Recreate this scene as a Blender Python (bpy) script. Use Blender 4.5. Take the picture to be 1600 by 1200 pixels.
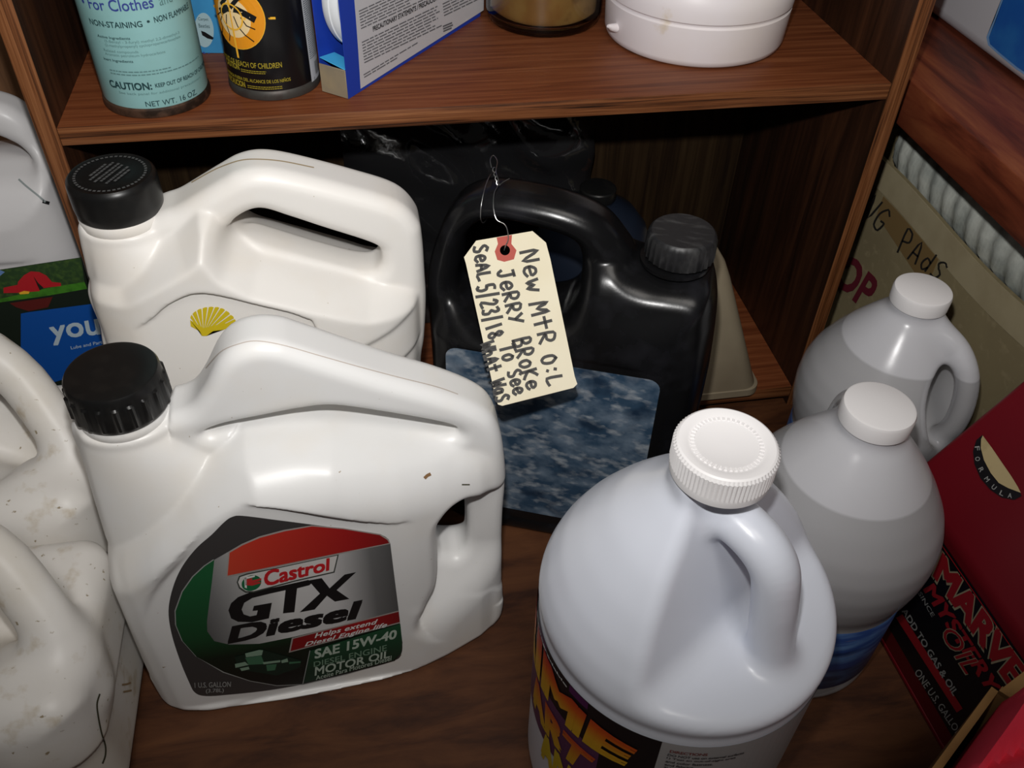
import bpy, bmesh, math, random
import numpy as np
from mathutils import Vector, Matrix

# ------------------------------------------------------------------ clear
for o in list(bpy.data.objects):
    bpy.data.objects.remove(o)
SC = bpy.context.scene
COL = SC.collection
random.seed(7)

# ------------------------------------------------------------------ camera (solved from the bookcase's vanishing points)
FPX = 1401.07
def nrm(v):
    v = np.array(v, float)
    return v / np.linalg.norm(v)
_dn = nrm((-53, 1497, FPX))
_bk = np.array((-331, -1323, FPX)); _bk = nrm(_bk - _dn * _bk.dot(_dn))
_rt = np.cross(_dn, _bk)
RW = np.array([_rt, _bk, -_dn])            # world = RW @ camera(x right, y down, z forward)
CAM = np.array((0.1912, -0.5737, 0.6111))
cam = bpy.data.cameras.new('camera')
cam.sensor_width = 36.0
cam.lens = 36.0 * FPX / 1600.0
cam.clip_start = 0.01
camo = bpy.data.objects.new('camera', cam)
COL.objects.link(camo)
_r, _u, _b = RW @ np.array((1, 0, 0)), RW @ np.array((0, -1, 0)), RW @ np.array((0, 0, -1))
camo.matrix_world = Matrix(((_r[0], _u[0], _b[0], CAM[0]), (_r[1], _u[1], _b[1], CAM[1]),
                            (_r[2], _u[2], _b[2], CAM[2]), (0, 0, 0, 1)))
SC.camera = camo

# ------------------------------------------------------------------ world and light
w = bpy.data.worlds.new('room')
SC.world = w
w.use_nodes = True
w.node_tree.nodes['Background'].inputs[0].default_value = (1.0, 0.96, 0.92, 1)
w.node_tree.nodes['Background'].inputs[1].default_value = 0.030

fl = bpy.data.lights.new('camera_flash', 'SPOT')     # the compact camera's built-in flash, just above the lens
fl.energy = 12.0
fl.color = (1.0, 0.985, 0.965)
fl.shadow_soft_size = 0.008
fl.spot_size = math.radians(132)
fl.spot_blend = 1.0
flo = bpy.data.objects.new('camera_flash', fl)
COL.objects.link(flo)
_fp = CAM + _u * 0.070 - _r * 0.008
_ft = nrm(-_b * 1.0 + _u * 0.50 - _r * 0.08)
flo.location = _fp
flo.rotation_euler = Vector(_ft).to_track_quat('-Z', 'Y').to_euler()

rl = bpy.data.lights.new('ceiling_lamp', 'AREA')     # the room's ceiling lamp, high up behind the photographer
rl.energy = 9.0
rl.color = (1.0, 0.95, 0.89)
rl.size = 0.6
rlo = bpy.data.objects.new('ceiling_lamp', rl)
COL.objects.link(rlo)
rlo.location = (0.3, -1.1, 2.2)
rlo.rotation_euler = (Vector((0.25, -0.2, 0)) - rlo.location).to_track_quat('-Z', 'Y').to_euler()

vs = SC.view_settings
vs.view_transform = 'Standard'
vs.look = 'None'
vs.exposure = 0.12
vs.gamma = 1.0
vs.use_curve_mapping = False

# ------------------------------------------------------------------ geometry of sight: photo pixel -> point on a real surface
def ray(x, y):
    return RW @ np.array((x - 800.0, y - 600.0, FPX))
def on_z(x, y, z):
    d = ray(x, y)
    return CAM + d * (z - CAM[2]) / d[2]
class Plane:
    def __init__(s, p0, n):
        s.p, s.n = np.array(p0, float), nrm(n)
    def hit(s, x, y, off=0.0):
        d = ray(x, y)
        return CAM + d * ((s.p + s.n * off - CAM).dot(s.n) / d.dot(s.n))
class Cyl:                                  # upright cylinder
    def __init__(s, c, r):
        s.c, s.r = np.array(c[:2], float), r
    def hit(s, x, y, off=0.0):
        d = ray(x, y); r = s.r + off
        o = CAM[:2] - s.c; dd = d[:2]
        a = dd.dot(dd); b = 2 * o.dot(dd); c = o.dot(o) - r * r
        q = max(b * b - 4 * a * c, 0.0)
        t = (-b - math.sqrt(q)) / (2 * a)
        return CAM + d * t

class OnMesh:                               # the moulded skin of an object placed at a parent (location + z rotation + scale)
    def __init__(s, me, parent):
        from mathutils.bvhtree import BVHTree
        v = np.empty(len(me.vertices) * 3, np.float32); me.vertices.foreach_get('co', v)
        s.M = Matrix.Translation(parent.location) @ parent.rotation_euler.to_matrix().to_4x4() @ Matrix.Diagonal((*parent.scale, 1))
        s.I = s.M.inverted()
        s.t = BVHTree.FromPolygons([tuple(p) for p in v.reshape(-1, 3)], [tuple(p.vertices) for p in me.polygons])
    def hit(s, x, y, off=0.0):
        o = s.I @ Vector(CAM); d = (s.I.to_3x3() @ Vector(ray(x, y))).normalized()
        p, n, i, dist = s.t.ray_cast(o, d)
        if p is None:
            p, n, i, dist = s.t.find_nearest(o + d * 0.5)
        return np.array(s.M @ (p + n * off))
class CylUV:                                # upright cylinder unrolled: x = arc length, y = -height (mm)
    def __init__(s, c, r):
        s.c, s.r, s.cyl = np.array(c[:2], float), r, Cyl(c, r)
    def hit(s, x, y, off=0.0):
        t = -math.pi / 2 + x / 1000 / s.r
        return np.array((s.c[0] + (s.r + off) * math.cos(t), s.c[1] + (s.r + off) * math.sin(t), -y / 1000))
    def inv(s, px, py):
        p = s.cyl.hit(px, py)
        t = math.atan2(p[1] - s.c[1], p[0] - s.c[0]) + math.pi / 2
        if t > math.pi: t -= 2 * math.pi
        if t < -math.pi: t += 2 * math.pi
        return (t * s.r * 1000, -p[2] * 1000)
    def base(s, bl, h, br=None, frac=1.0, width=None, right=False):
        """box of a text row: baseline start pixel, height mm, end pixel (frac = share of the text seen between them)"""
        x0, y0 = s.inv(*bl)
        if br is not None:
            x1, y1 = s.inv(*br); y0 = (y0 + y1) / 2
            if right: x0 = x1 - (x1 - x0) / frac
            else: x1 = x0 + (x1 - x0) / frac
        elif right: x1 = x0; x0 = x1 - width
        else: x1 = x0 + width
        return [(x0, y0 - h), (x1, y0 - h), (x1, y0), (x0, y0)]
    def box(s, bl, tr):
        x0, y0 = s.inv(*bl); x1, y1 = s.inv(*tr)
        return [(x0, y1), (x1, y1), (x1, y0), (x0, y0)]

# ------------------------------------------------------------------ material helpers
MATS = {}
def mat(name, col, rough=0.5, spec=0.5, metal=0.0, sss=0.0, noise=None, bump=None, trans=0.0, ior=1.45, coat=0.0, alpha=1.0):
    """noise = (scale, colour2, lo, hi[, stretch]) mixes a second colour through a noise; bump = (scale, strength[, stretch])"""
    if name in MATS:
        return MATS[name]
    m = bpy.data.materials.new(name)
    m.use_nodes = True
    nt = m.node_tree
    p = nt.nodes['Principled BSDF']
    p.inputs['Base Color'].default_value = (*col, 1)
    p.inputs['Roughness'].default_value = rough
    p.inputs['Specular IOR Level'].default_value = spec
    p.inputs['Metallic'].default_value = metal
    p.inputs['IOR'].default_value = ior
    p.inputs['Transmission Weight'].default_value = trans
    p.inputs['Coat Weight'].default_value = coat
    p.inputs['Alpha'].default_value = alpha
    if sss:
        p.inputs['Subsurface Weight'].default_value = sss
        p.inputs['Subsurface Radius'].default_value = (0.006, 0.005, 0.004)
        p.inputs['Subsurface Scale'].default_value = 1.0
    tc = nt.nodes.new('ShaderNodeTexCoord')
    def tex(scale, stretch, detail=6.0):
        mp = nt.nodes.new('ShaderNodeMapping')
        mp.inputs['Scale'].default_value = stretch
        nt.links.new(tc.outputs['Object'], mp.inputs['Vector'])
        n = nt.nodes.new('ShaderNodeTexNoise')
        n.inputs['Scale'].default_value = scale
        n.inputs['Detail'].default_value = detail
        nt.links.new(mp.outputs['Vector'], n.inputs['Vector'])
        return n
    last = None
    if noise:
        layers = noise if isinstance(noise, list) else [noise]
        for L in layers:
            st = L[4] if len(L) > 4 else (1, 1, 1)
            n = tex(L[0], st)
            r = nt.nodes.new('ShaderNodeMapRange')
            r.inputs['From Min'].default_value = L[2]
            r.inputs['From Max'].default_value = L[3]
            nt.links.new(n.outputs['Fac'], r.inputs['Value'])
            mx = nt.nodes.new('ShaderNodeMix')
            mx.data_type = 'RGBA'
            if last is None:
                mx.inputs['A'].default_value = (*col, 1)
            else:
                nt.links.new(last, mx.inputs['A'])
            mx.inputs['B'].default_value = (*L[1], 1)
            nt.links.new(r.outputs['Result'], mx.inputs['Factor'])
            last = mx.outputs['Result']
        nt.links.new(last, p.inputs['Base Color'])
    if bump:
        n = tex(bump[0], bump[2] if len(bump) > 2 else (1, 1, 1))
        b = nt.nodes.new('ShaderNodeBump')
        b.inputs['Strength'].default_value = bump[1]
        b.inputs['Distance'].default_value = 0.001
        nt.links.new(n.outputs['Fac'], b.inputs['Height'])
        nt.links.new(b.outputs['Normal'], p.inputs['Normal'])
    MATS[name] = m
    return m

def wood(name, dark, mid, light, grain=(1, 1, 14), scale=9.0, rough=0.45):
    if name in MATS:
        return MATS[name]
    m = bpy.data.materials.new(name)
    m.use_nodes = True
    nt = m.node_tree
    p = nt.nodes['Principled BSDF']
    p.inputs['Roughness'].default_value = rough
    p.inputs['Specular IOR Level'].default_value = 0.35
    tc = nt.nodes.new('ShaderNodeTexCoord')
    mp = nt.nodes.new('ShaderNodeMapping')
    mp.inputs['Scale'].default_value = grain
    nt.links.new(tc.outputs['Object'], mp.inputs['Vector'])
    n = nt.nodes.new('ShaderNodeTexNoise')
    n.inputs['Scale'].default_value = scale
    n.inputs['Detail'].default_value = 9
    n.inputs['Roughness'].default_value = 0.62
    n.inputs['Distortion'].default_value = 0.5
    nt.links.new(mp.outputs['Vector'], n.inputs['Vector'])
    cr = nt.nodes.new('ShaderNodeValToRGB')
    e = cr.color_ramp.elements
    e[0].position = 0.34; e[0].color = (*dark, 1)
    e[1].position = 0.70; e[1].color = (*light, 1)
    k = e.new(0.5); k.color = (*mid, 1)
    nt.links.new(n.outputs['Fac'], cr.inputs['Fac'])
    nt.links.new(cr.outputs['Color'], p.inputs['Base Color'])
    b = nt.nodes.new('ShaderNodeBump')
    b.inputs['Strength'].default_value = 0.15
    b.inputs['Distance'].default_value = 0.0006
    nt.links.new(n.outputs['Fac'], b.inputs['Height'])
    nt.links.new(b.outputs['Normal'], p.inputs['Normal'])
    MATS[name] = m
    return m

def grad(name, stops, axis, lo, hi, rough=0.4, spec=0.4):
    """printed colour gradient along an object axis (flat print)"""
    if name in MATS:
        return MATS[name]
    m = bpy.data.materials.new(name)
    m.use_nodes = True
    nt = m.node_tree
    p = nt.nodes['Principled BSDF']
    p.inputs['Roughness'].default_value = rough
    p.inputs['Specular IOR Level'].default_value = spec
    tc = nt.nodes.new('ShaderNodeTexCoord')
    dp = nt.nodes.new('ShaderNodeVectorMath'); dp.operation = 'DOT_PRODUCT'
    dp.inputs[1].default_value = axis
    nt.links.new(tc.outputs['Object'], dp.inputs[0])
    r = nt.nodes.new('ShaderNodeMapRange')
    r.inputs['From Min'].default_value = lo
    r.inputs['From Max'].default_value = hi
    nt.links.new(dp.outputs['Value'], r.inputs['Value'])
    cr = nt.nodes.new('ShaderNodeValToRGB')
    e = cr.color_ramp.elements
    e[0].position = stops[0][0]; e[0].color = (*stops[0][1], 1)
    e[1].position = stops[-1][0]; e[1].color = (*stops[-1][1], 1)
    for s in stops[1:-1]:
        q = e.new(s[0]); q.color = (*s[1], 1)
    nt.links.new(r.outputs['Result'], cr.inputs['Fac'])
    nt.links.new(cr.outputs['Color'], p.inputs['Base Color'])
    MATS[name] = m
    return m

# ------------------------------------------------------------------ object helpers
def link(name, mesh, m=None, parent=None):
    o = bpy.data.objects.new(name, mesh)
    COL.objects.link(o)
    if m is not None:
        mesh.materials.append(m)
    if parent is not None:
        o.parent = parent
    return o
def empty(name, loc=(0, 0, 0), rz=0.0, label=None, cat=None, group=None):
    o = bpy.data.objects.new(name, None)
    COL.objects.link(o)
    o.empty_display_size = 0.02
    o.location = loc
    o.rotation_euler = (0, 0, rz)
    if label: o['label'] = label
    if cat: o['category'] = cat
    if group: o['group'] = group
    return o
def tag(o, label, cat, group=None, kind=None):
    o['label'] = label; o['category'] = cat
    if group: o['group'] = group
    if kind: o['kind'] = kind
    return o
def smooth(me, ang=None):
    me.polygons.foreach_set('use_smooth', np.ones(len(me.polygons), bool))
    if ang is not None:
        try:
            me.set_sharp_from_angle(angle=math.radians(ang))
        except Exception:
            pass
    me.update()
    return me
def pyd(name, v, f, sm=None):
    me = bpy.data.meshes.new(name)
    me.from_pydata([tuple(map(float, p)) for p in v], [], [tuple(map(int, q)) for q in f])
    me.validate()
    me.update()
    if sm is not None:
        smooth(me, sm)
    return me
def bm_mesh(name, bm, sm=None):
    me = bpy.data.meshes.new(name)
    bmesh.ops.recalc_face_normals(bm, faces=bm.faces)
    bm.to_mesh(me)
    bm.free()
    if sm is not None:
        smooth(me, sm)
    return me
def rbox(name, lo, hi, bev=0.001, seg=2):
    bm = bmesh.new()
    bmesh.ops.create_cube(bm, size=1)
    lo, hi = Vector(lo), Vector(hi)
    for v in bm.verts:
        v.co = Vector([(lo[i] + hi[i]) / 2 + v.co[i] * (hi[i] - lo[i]) for i in range(3)])
    if bev > 0:
        bmesh.ops.bevel(bm, geom=list(bm.edges), offset=bev, segments=seg, affect='EDGES', profile=0.5)
    return bm_mesh(name, bm, 40)
def lathe(name, prof, n=64, sm=35, ripple=None, cap=True):
    """prof = [(r, z)] bottom to top; ripple(i, j) adds to r at angle j of ring i"""
    v, f = [], []
    for i, (r, z) in enumerate(prof):
        for j in range(n):
            a = 2 * math.pi * j / n
            rr = r + (ripple(i, j) if ripple else 0)
            v.append((rr * math.cos(a), rr * math.sin(a), z))
    m = len(prof)
    for i in range(m - 1):
        for j in range(n):
            k = (j + 1) % n
            f.append((i * n + j, i * n + k, (i + 1) * n + k, (i + 1) * n + j))
    if cap:
        v.append((0, 0, prof[0][1])); b = len(v) - 1
        v.append((0, 0, prof[-1][1])); t = len(v) - 1
        for j in range(n):
            k = (j + 1) % n
            f.append((b, k, j))
            f.append((t, (m - 1) * n + j, (m - 1) * n + k))
    return pyd(name, v, f, sm)
def tube(name, pts, r, n=8, sm=60):
    pts = [np.array(p, float) for p in pts]
    v, f = [], []
    prev = None
    for i, p in enumerate(pts):
        d = nrm((pts[min(i + 1, len(pts) - 1)] - pts[max(i - 1, 0)]))
        a = np.array((0, 0, 1.0)) if abs(d[2]) < 0.9 else np.array((1.0, 0, 0))
        if prev is not None: a = prev
        s = nrm(np.cross(d, a)); t = np.cross(s, d)
        prev = t
        for j in range(n):
            q = 2 * math.pi * j / n
            rr = r[i] if hasattr(r, '__len__') else r
            v.append(p + rr * (math.cos(q) * s + math.sin(q) * t))
    for i in range(len(pts) - 1):
        for j in range(n):
            k = (j + 1) % n
            f.append((i * n + j, i * n + k, (i + 1) * n + k, (i + 1) * n + j))
    f.append(tuple(range(n))[::-1]); f.append(tuple(range((len(pts) - 1) * n, len(pts) * n)))
    return pyd(name, v, f, sm)
def catmull(P, k=6, closed=True):
    P = np.array(P, float); n = len(P); out = []
    rng = range(n) if closed else range(n - 1)
    for i in rng:
        if closed:
            a, b, c, d = P[(i - 1) % n], P[i], P[(i + 1) % n], P[(i + 2) % n]
        else:
            a, b, c, d = P[max(i - 1, 0)], P[i], P[i + 1], P[min(i + 2, n - 1)]
        for j in range(k):
            t = j / k
            out.append(0.5 * ((2 * b) + (-a + c) * t + (2 * a - 5 * b + 4 * c - d) * t * t + (-a + 3 * b - 3 * c + d) * t ** 3))
    if not closed: out.append(P[-1])
    return np.array(out)

# ------------------------------------------------------------------ implicit surfaces (moulded plastic)
def sd_poly(P, U, V):
    """signed distance (negative inside) from grid points to a closed polygon"""
    P = np.array(P, float); n = len(P)
    d2 = np.full(U.shape, 1e9); ins = np.zeros(U.shape, bool)
    for i in range(n):
        a, b = P[i], P[(i + 1) % n]
        ex, ey = b - a
        L = ex * ex + ey * ey
        if L < 1e-14: continue
        wx, wy = U - a[0], V - a[1]
        t = np.clip((wx * ex + wy * ey) / L, 0, 1)
        d2 = np.minimum(d2, (wx - t * ex) ** 2 + (wy - t * ey) ** 2)
        c = ((a[1] <= V) & (V < b[1])) | ((b[1] <= V) & (V < a[1]))
        if ey != 0:
            ins ^= c & (U < a[0] + (V - a[1]) * ex / ey)
    return np.where(ins, -1, 1) * np.sqrt(d2)
def sd_line(P, U, V):
    """distance to an open polyline, and sign: positive on its right-hand side walking along"""
    P = np.array(P, float)
    d2 = np.full(U.shape, 1e9); sg = np.ones(U.shape)
    for i in range(len(P) - 1):
        a, b = P[i], P[i + 1]
        e = b - a
        wx, wy = U - a[0], V - a[1]
        t = (wx * e[0] + wy * e[1]) / e.dot(e)
        tc = np.clip(t, 0, 1)
        q = (wx - tc * e[0]) ** 2 + (wy - tc * e[1]) ** 2
        cr = wx * e[1] - wy * e[0]
        m = q < d2
        d2 = np.where(m, q, d2); sg = np.where(m, np.sign(cr), sg)
    return np.sqrt(d2) * sg
def sstep(a, b, x):
    t = np.clip((x - a) / (b - a), 0, 1)
    return t * t * (3 - 2 * t)
def smin(a, b, k):
    h = np.clip(0.5 + 0.5 * (b - a) / k, 0, 1)
    return b * (1 - h) + a * h - k * h * (1 - h)
def smax(a, b, k):
    return -smin(-a, -b, k)
def blur(T, n):
    for _ in range(n):
        Q = np.pad(T, 1, mode='edge')
        T = (Q[1:-1, 1:-1] * 4 + Q[:-2, 1:-1] + Q[2:, 1:-1] + Q[1:-1, :-2] + Q[1:-1, 2:]) / 8
    return T
def surface_nets(name, f, org, h, relax=2):
    nx, ny, nz = f.shape
    s = f < 0
    c = np.zeros((nx - 1, ny - 1, nz - 1), np.int8)
    for i in (0, 1):
        for j in (0, 1):
            for k in (0, 1):
                c += s[i:nx - 1 + i, j:ny - 1 + j, k:nz - 1 + k]
    act = (c > 0) & (c < 8)
    idx = np.full(act.shape, -1, np.int64)
    A = np.argwhere(act)
    idx[act] = np.arange(len(A))
    acc = np.zeros((len(A), 3)); cnt = np.zeros(len(A))
    cor = [(i, j, k) for i in (0, 1) for j in (0, 1) for k in (0, 1)]
    vals = {q: f[A[:, 0] + q[0], A[:, 1] + q[1], A[:, 2] + q[2]] for q in cor}
    for a in cor:
        for ax in range(3):
            if a[ax] == 0:
                b = list(a); b[ax] = 1; b = tuple(b)
                fa, fb = vals[a], vals[b]
                m = (fa < 0) != (fb < 0)
                t = np.where(m, fa / np.where(fa == fb, 1, fa - fb), 0)
                p = np.array(a, float)[None, :].repeat(len(A), 0)
                p[:, ax] += t
                acc += p * m[:, None]; cnt += m
    V = A + acc / cnt[:, None]
    quads = []
    for ax in range(3):
        o1, o2 = [(1, 2), (2, 0), (0, 1)][ax]
        sl0 = [slice(None)] * 3; sl1 = [slice(None)] * 3
        sl0[ax] = slice(0, -1); sl1[ax] = slice(1, None)
        for o in (o1, o2):
            sl0[o] = slice(1, -1); sl1[o] = slice(1, -1)
        a, b = s[tuple(sl0)], s[tuple(sl1)]
        E = np.argwhere(a != b)
        off = np.ones(3, int); off[ax] = 0
        E0 = E + off
        flip = a[E[:, 0], E[:, 1], E[:, 2]]
        def at(d1, d2):
            q = E0.copy(); q[:, o1] += d1; q[:, o2] += d2
            return idx[q[:, 0], q[:, 1], q[:, 2]]
        q = np.stack([at(-1, -1), at(0, -1), at(0, 0), at(-1, 0)], 1)
        q[~flip] = q[~flip][:, ::-1]
        quads.append(q)
    Q = np.concatenate(quads)
    e = np.concatenate([Q[:, [0, 1]], Q[:, [1, 2]], Q[:, [2, 3]], Q[:, [3, 0]]])
    for _ in range(relax):
        S = np.zeros_like(V); n = np.zeros(len(V))
        for d in range(3):
            S[:, d] = np.bincount(e[:, 0], V[e[:, 1], d], len(V)) + np.bincount(e[:, 1], V[e[:, 0], d], len(V))
        n = np.bincount(e[:, 0], minlength=len(V)) + np.bincount(e[:, 1], minlength=len(V))
        V = 0.5 * V + 0.5 * S / np.maximum(n, 1)[:, None]
    V = V * h + np.array(org)
    me = bpy.data.meshes.new(name)
    me.vertices.add(len(V)); me.vertices.foreach_set('co', V.astype(np.float32).ravel())
    me.loops.add(len(Q) * 4); me.loops.foreach_set('vertex_index', Q.astype(np.int32).ravel())
    me.polygons.add(len(Q)); me.polygons.foreach_set('loop_start', np.arange(0, len(Q) * 4, 4, dtype=np.int32))
    me.update(calc_edges=True)
    me.validate()
    smooth(me)
    return me
def moulded(name, u0, u1, v1, wmax, h, shape, relax=2):
    """shape(U, V) -> (sd2, layers, carves) over the side view (x = u, z = v, y = depth):
    layers = [(T, r)] half thickness and edge radius, melted together; carves = [(sd, T, k)] removes what is inside sd and deeper than T"""
    m = 3 * h
    us = np.arange(u0 - m, u1 + m, h); vs_ = np.arange(-m, v1 + m, h); ws = np.arange(-wmax - m, wmax + m, h)
    U, V = np.meshgrid(us, vs_, indexing='ij')
    sd, layers, carves, kk = shape(U, V)
    W = np.abs(ws)[None, :, None].astype(np.float32)
    f = None
    for T, r in layers:
        gx, gy = np.gradient(T, h)
        g = 1.0 / np.sqrt(1 + np.minimum(gx ** 2 + gy ** 2, 16.0))
        F = lambda q: q.astype(np.float32)[:, None, :]
        a = F(sd + r)
        b = (W - F(T)) * F(g) + F(r)
        q = np.minimum(np.maximum(a, b), 0) + np.sqrt(np.maximum(a, 0) ** 2 + np.maximum(b, 0) ** 2) - F(r)
        f = q if f is None else smin(f, q, kk)
    for s2, T, k in carves:
        gx, gy = np.gradient(T, h)
        g = 1.0 / np.sqrt(1 + np.minimum(gx ** 2 + gy ** 2, 16.0))
        c = np.maximum(F(s2) + W * 0, (F(T) - W) * F(g))
        f = smax(f, -c, k)
    return surface_nets(name, f, (us[0], ws[0], vs_[0]), h, relax)

# ------------------------------------------------------------------ printing: lettering and flat shapes laid on real surfaces
def text_mesh(s, bold=0.0, shear=0.0, space=1.0):
    cu = bpy.data.curves.new('t', 'FONT')
    cu.body = s
    cu.offset = 0.0
    cu.shear = shear
    cu.space_character = space
    cu.resolution_u = 3
    ob = bpy.data.objects.new('t', cu)
    me = bpy.data.meshes.new_from_object(ob)
    bpy.data.objects.remove(ob); bpy.data.curves.remove(cu)
    v = np.empty(len(me.vertices) * 3); me.vertices.foreach_get('co', v)
    v = v.reshape(-1, 3)[:, :2]
    f = [tuple(p.vertices) for p in me.polygons]
    bpy.data.meshes.remove(me)
    if bold > 0:                            # heavier face: the outline laid down again, shifted a little each way
        n, b = len(v), bold * .9
        sh = [(-b, -b), (b, -b), (-b, b), (b, b)]
        v = np.concatenate([v] + [v + np.array(q) for q in sh])
        f = f + [tuple(i + n * (k + 1) for i in t) for k in range(len(sh)) for t in f]
    return v, f
def local(parent, P):
    """world points -> coordinates of parent (location + z rotation)"""
    if parent is None: return P
    M = Matrix.Translation(parent.location) @ parent.rotation_euler.to_matrix().to_4x4()
    if parent.parent is not None:
        q = parent.parent
        M = Matrix.Translation(q.location) @ q.rotation_euler.to_matrix().to_4x4() @ M
    I = np.array(M.inverted())
    P = np.array(P)
    return P @ I[:3, :3].T + I[:3, 3]
def text_quad(s, quad, surf, m, parent, off=0.0004, bold=0.0, shear=0.0, space=1.0, name='lettering', fit=None):
    """lettering stretched over photo quad TL, TR, BR, BL lying on surf. fit = string whose box sets the height"""
    v, f = text_mesh(s, bold, shear, space)
    if len(v) == 0: return None
    lo, hi = v.min(0), v.max(0)
    if fit:
        q, _ = text_mesh(fit, bold, shear, space)
        lo[1], hi[1] = q[:, 1].min(), q[:, 1].max()
    n = (v - lo) / (hi - lo)
    q = [np.array(p, float) for p in quad]
    pts = []
    nl = len(v) // 5 if bold > 0 else len(v)
    off0 = off
    for i_, (a, b) in enumerate(n):
        off = off0 + 1.5e-5 * (i_ // nl)
        p = (q[3] * (1 - a) + q[2] * a) * (1 - b) + (q[0] * (1 - a) + q[1] * a) * b
        pts.append(surf.hit(p[0], p[1], off))
    me = pyd(name, local(parent, pts), f)
    return link(name, me, m, parent)
def poly(px, surf, m, parent, off=0.0002, name='print', thick=0.0):
    """a filled outline given in photo pixels on surf, as one n-gon triangulated"""
    pts = local(parent, [surf.hit(p[0], p[1], off) for p in px])
    bm = bmesh.new()
    vs_ = [bm.verts.new(p) for p in pts]
    fc = bm.faces.new(vs_)
    bmesh.ops.triangulate(bm, faces=[fc], ngon_method='EAR_CLIP')
    me = bpy.data.meshes.new(name)
    bm.to_mesh(me); bm.free()
    return link(name, me, m, parent)
def strip(px_lists, width, surf, m, parent, off=0.0005, name='print'):
    """pen strokes: each polyline (photo pixels) becomes a ribbon of pixel width on surf"""
    V, Fc = [], []
    for pl in px_lists:
        pl = [np.array(p, float) for p in pl]
        base = len(V)
        for i, p in enumerate(pl):
            d = pl[min(i + 1, len(pl) - 1)] - pl[max(i - 1, 0)]
            L = np.hypot(*d); d = d / L if L > 0 else np.array((1, 0))
            nn = np.array((-d[1], d[0])) * width / 2
            e = 0
            if i == 0: e = -width * 0.35
            if i == len(pl) - 1: e = width * 0.35
            V.append(surf.hit(*(p + nn + d * e), off)); V.append(surf.hit(*(p - nn + d * e), off))
        for i in range(len(pl) - 1):
            k = base + 2 * i
            Fc.append((k, k + 1, k + 3, k + 2))
    me = pyd(name, local(parent, V), Fc)
    return link(name, me, m, parent)
def fineprint(a, b, h, lines, surf, m, parent, down, off=0.0004, seed=1, word=(7, 22), gap=3, fill=1.0, name='fine_print'):
    """rows of unreadable small print: word-long dashes from pixel a to pixel b, next rows shifted by down"""
    rnd = random.Random(seed)
    V, Fc = [], []
    a, b, down = np.array(a, float), np.array(b, float), np.array(down, float)
    for r in range(lines):
        L = np.hypot(*(b - a)); d = (b - a) / L
        n = nrm(down) * h
        t = 0.0
        end = L * (rnd.uniform(0.55, 1.0) if rnd.random() < 0.25 else rnd.uniform(0.93, 1.0)) * fill
        while t < end:
            wl = min(rnd.uniform(*word), end - t)
            if wl > .3 * word[0]:
                p, q = a + down * r + d * t, a + down * r + d * (t + wl)
                k = len(V)
                V += [surf.hit(*p, off), surf.hit(*q, off), surf.hit(*(q + n), off), surf.hit(*(p + n), off)]
                Fc.append((k, k + 3, k + 2, k + 1))
            t += wl + gap
    me = pyd(name, local(parent, V), Fc)
    return link(name, me, m, parent)

# ================================================================== materials
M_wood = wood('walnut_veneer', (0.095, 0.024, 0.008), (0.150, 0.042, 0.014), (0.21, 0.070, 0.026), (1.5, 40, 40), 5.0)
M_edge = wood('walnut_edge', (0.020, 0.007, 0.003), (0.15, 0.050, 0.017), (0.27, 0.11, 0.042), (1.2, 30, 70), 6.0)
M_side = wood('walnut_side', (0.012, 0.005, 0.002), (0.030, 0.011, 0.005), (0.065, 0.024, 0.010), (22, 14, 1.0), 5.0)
M_sedge = wood('walnut_side_edge', (0.020, 0.007, 0.003), (0.15, 0.052, 0.017), (0.28, 0.115, 0.045), (70, 30, 1.2), 6.0)
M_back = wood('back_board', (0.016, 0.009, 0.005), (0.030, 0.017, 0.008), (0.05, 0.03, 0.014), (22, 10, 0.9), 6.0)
M_floor = wood('bench_top', (0.036, 0.011, 0.004), (0.080, 0.027, 0.009), (0.12, 0.044, 0.015), (1.4, 6, 4), 9.0, rough=0.6)
M_redwood = wood('red_plank', (0.06, 0.012, 0.006), (0.16, 0.035, 0.015), (0.27, 0.08, 0.03), (8, 1.0, 8), 6.0)
M_wall = wood('wall_panel', (0.10, 0.05, 0.025), (0.2, 0.1, 0.05), (0.28, 0.15, 0.08), (14, 1, 1), 4.0)
M_white = mat('oil_jug_plastic', (0.76, 0.755, 0.745), 0.36, 0.45, sss=0.0,
              noise=[(14, (0.74, 0.70, 0.64), 0.52, 0.8), (260, (0.34, 0.26, 0.17), 0.735, 0.76)], bump=(600, 0.02))
M_white_old = mat('old_jug_plastic', (0.74, 0.715, 0.68), 0.42, 0.4,
                  noise=[(11, (0.62, 0.56, 0.46), 0.45, 0.75), (190, (0.30, 0.24, 0.15), 0.68, 0.73), (55, (0.50, 0.42, 0.30), 0.58, 0.75)], bump=(400, 0.05))
M_cream = mat('cream_jug_plastic', (0.80, 0.775, 0.74), 0.38, 0.42,
              noise=[(12, (0.76, 0.70, 0.62), 0.52, 0.8), (300, (0.4, 0.33, 0.22), 0.75, 0.77)], bump=(350, 0.04))
M_black = mat('black_cap_plastic', (0.007, 0.007, 0.007), 0.34, 0.4, noise=(90, (0.013, 0.012, 0.011), 0.5, 0.8), bump=(200, 0.03))
M_blackjug = mat('black_jug_plastic', (0.0055, 0.0055, 0.006), 0.24, 0.28, noise=(40, (0.015, 0.015, 0.018), 0.5, 0.8), bump=(500, 0.03))

# ================================================================== the setting
def structure(name, me, m):
    o = link(name, me, m); o['kind'] = 'structure'; return o
structure('floor', rbox('floor', (-0.9, -0.75, -0.03), (1.3, 0.30, 0.0), 0), M_floor)
structure('wall_back', rbox('wall_back', (-0.9, 0.26, 0.0), (1.3, 0.30, 1.5), 0), M_wall)

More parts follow.
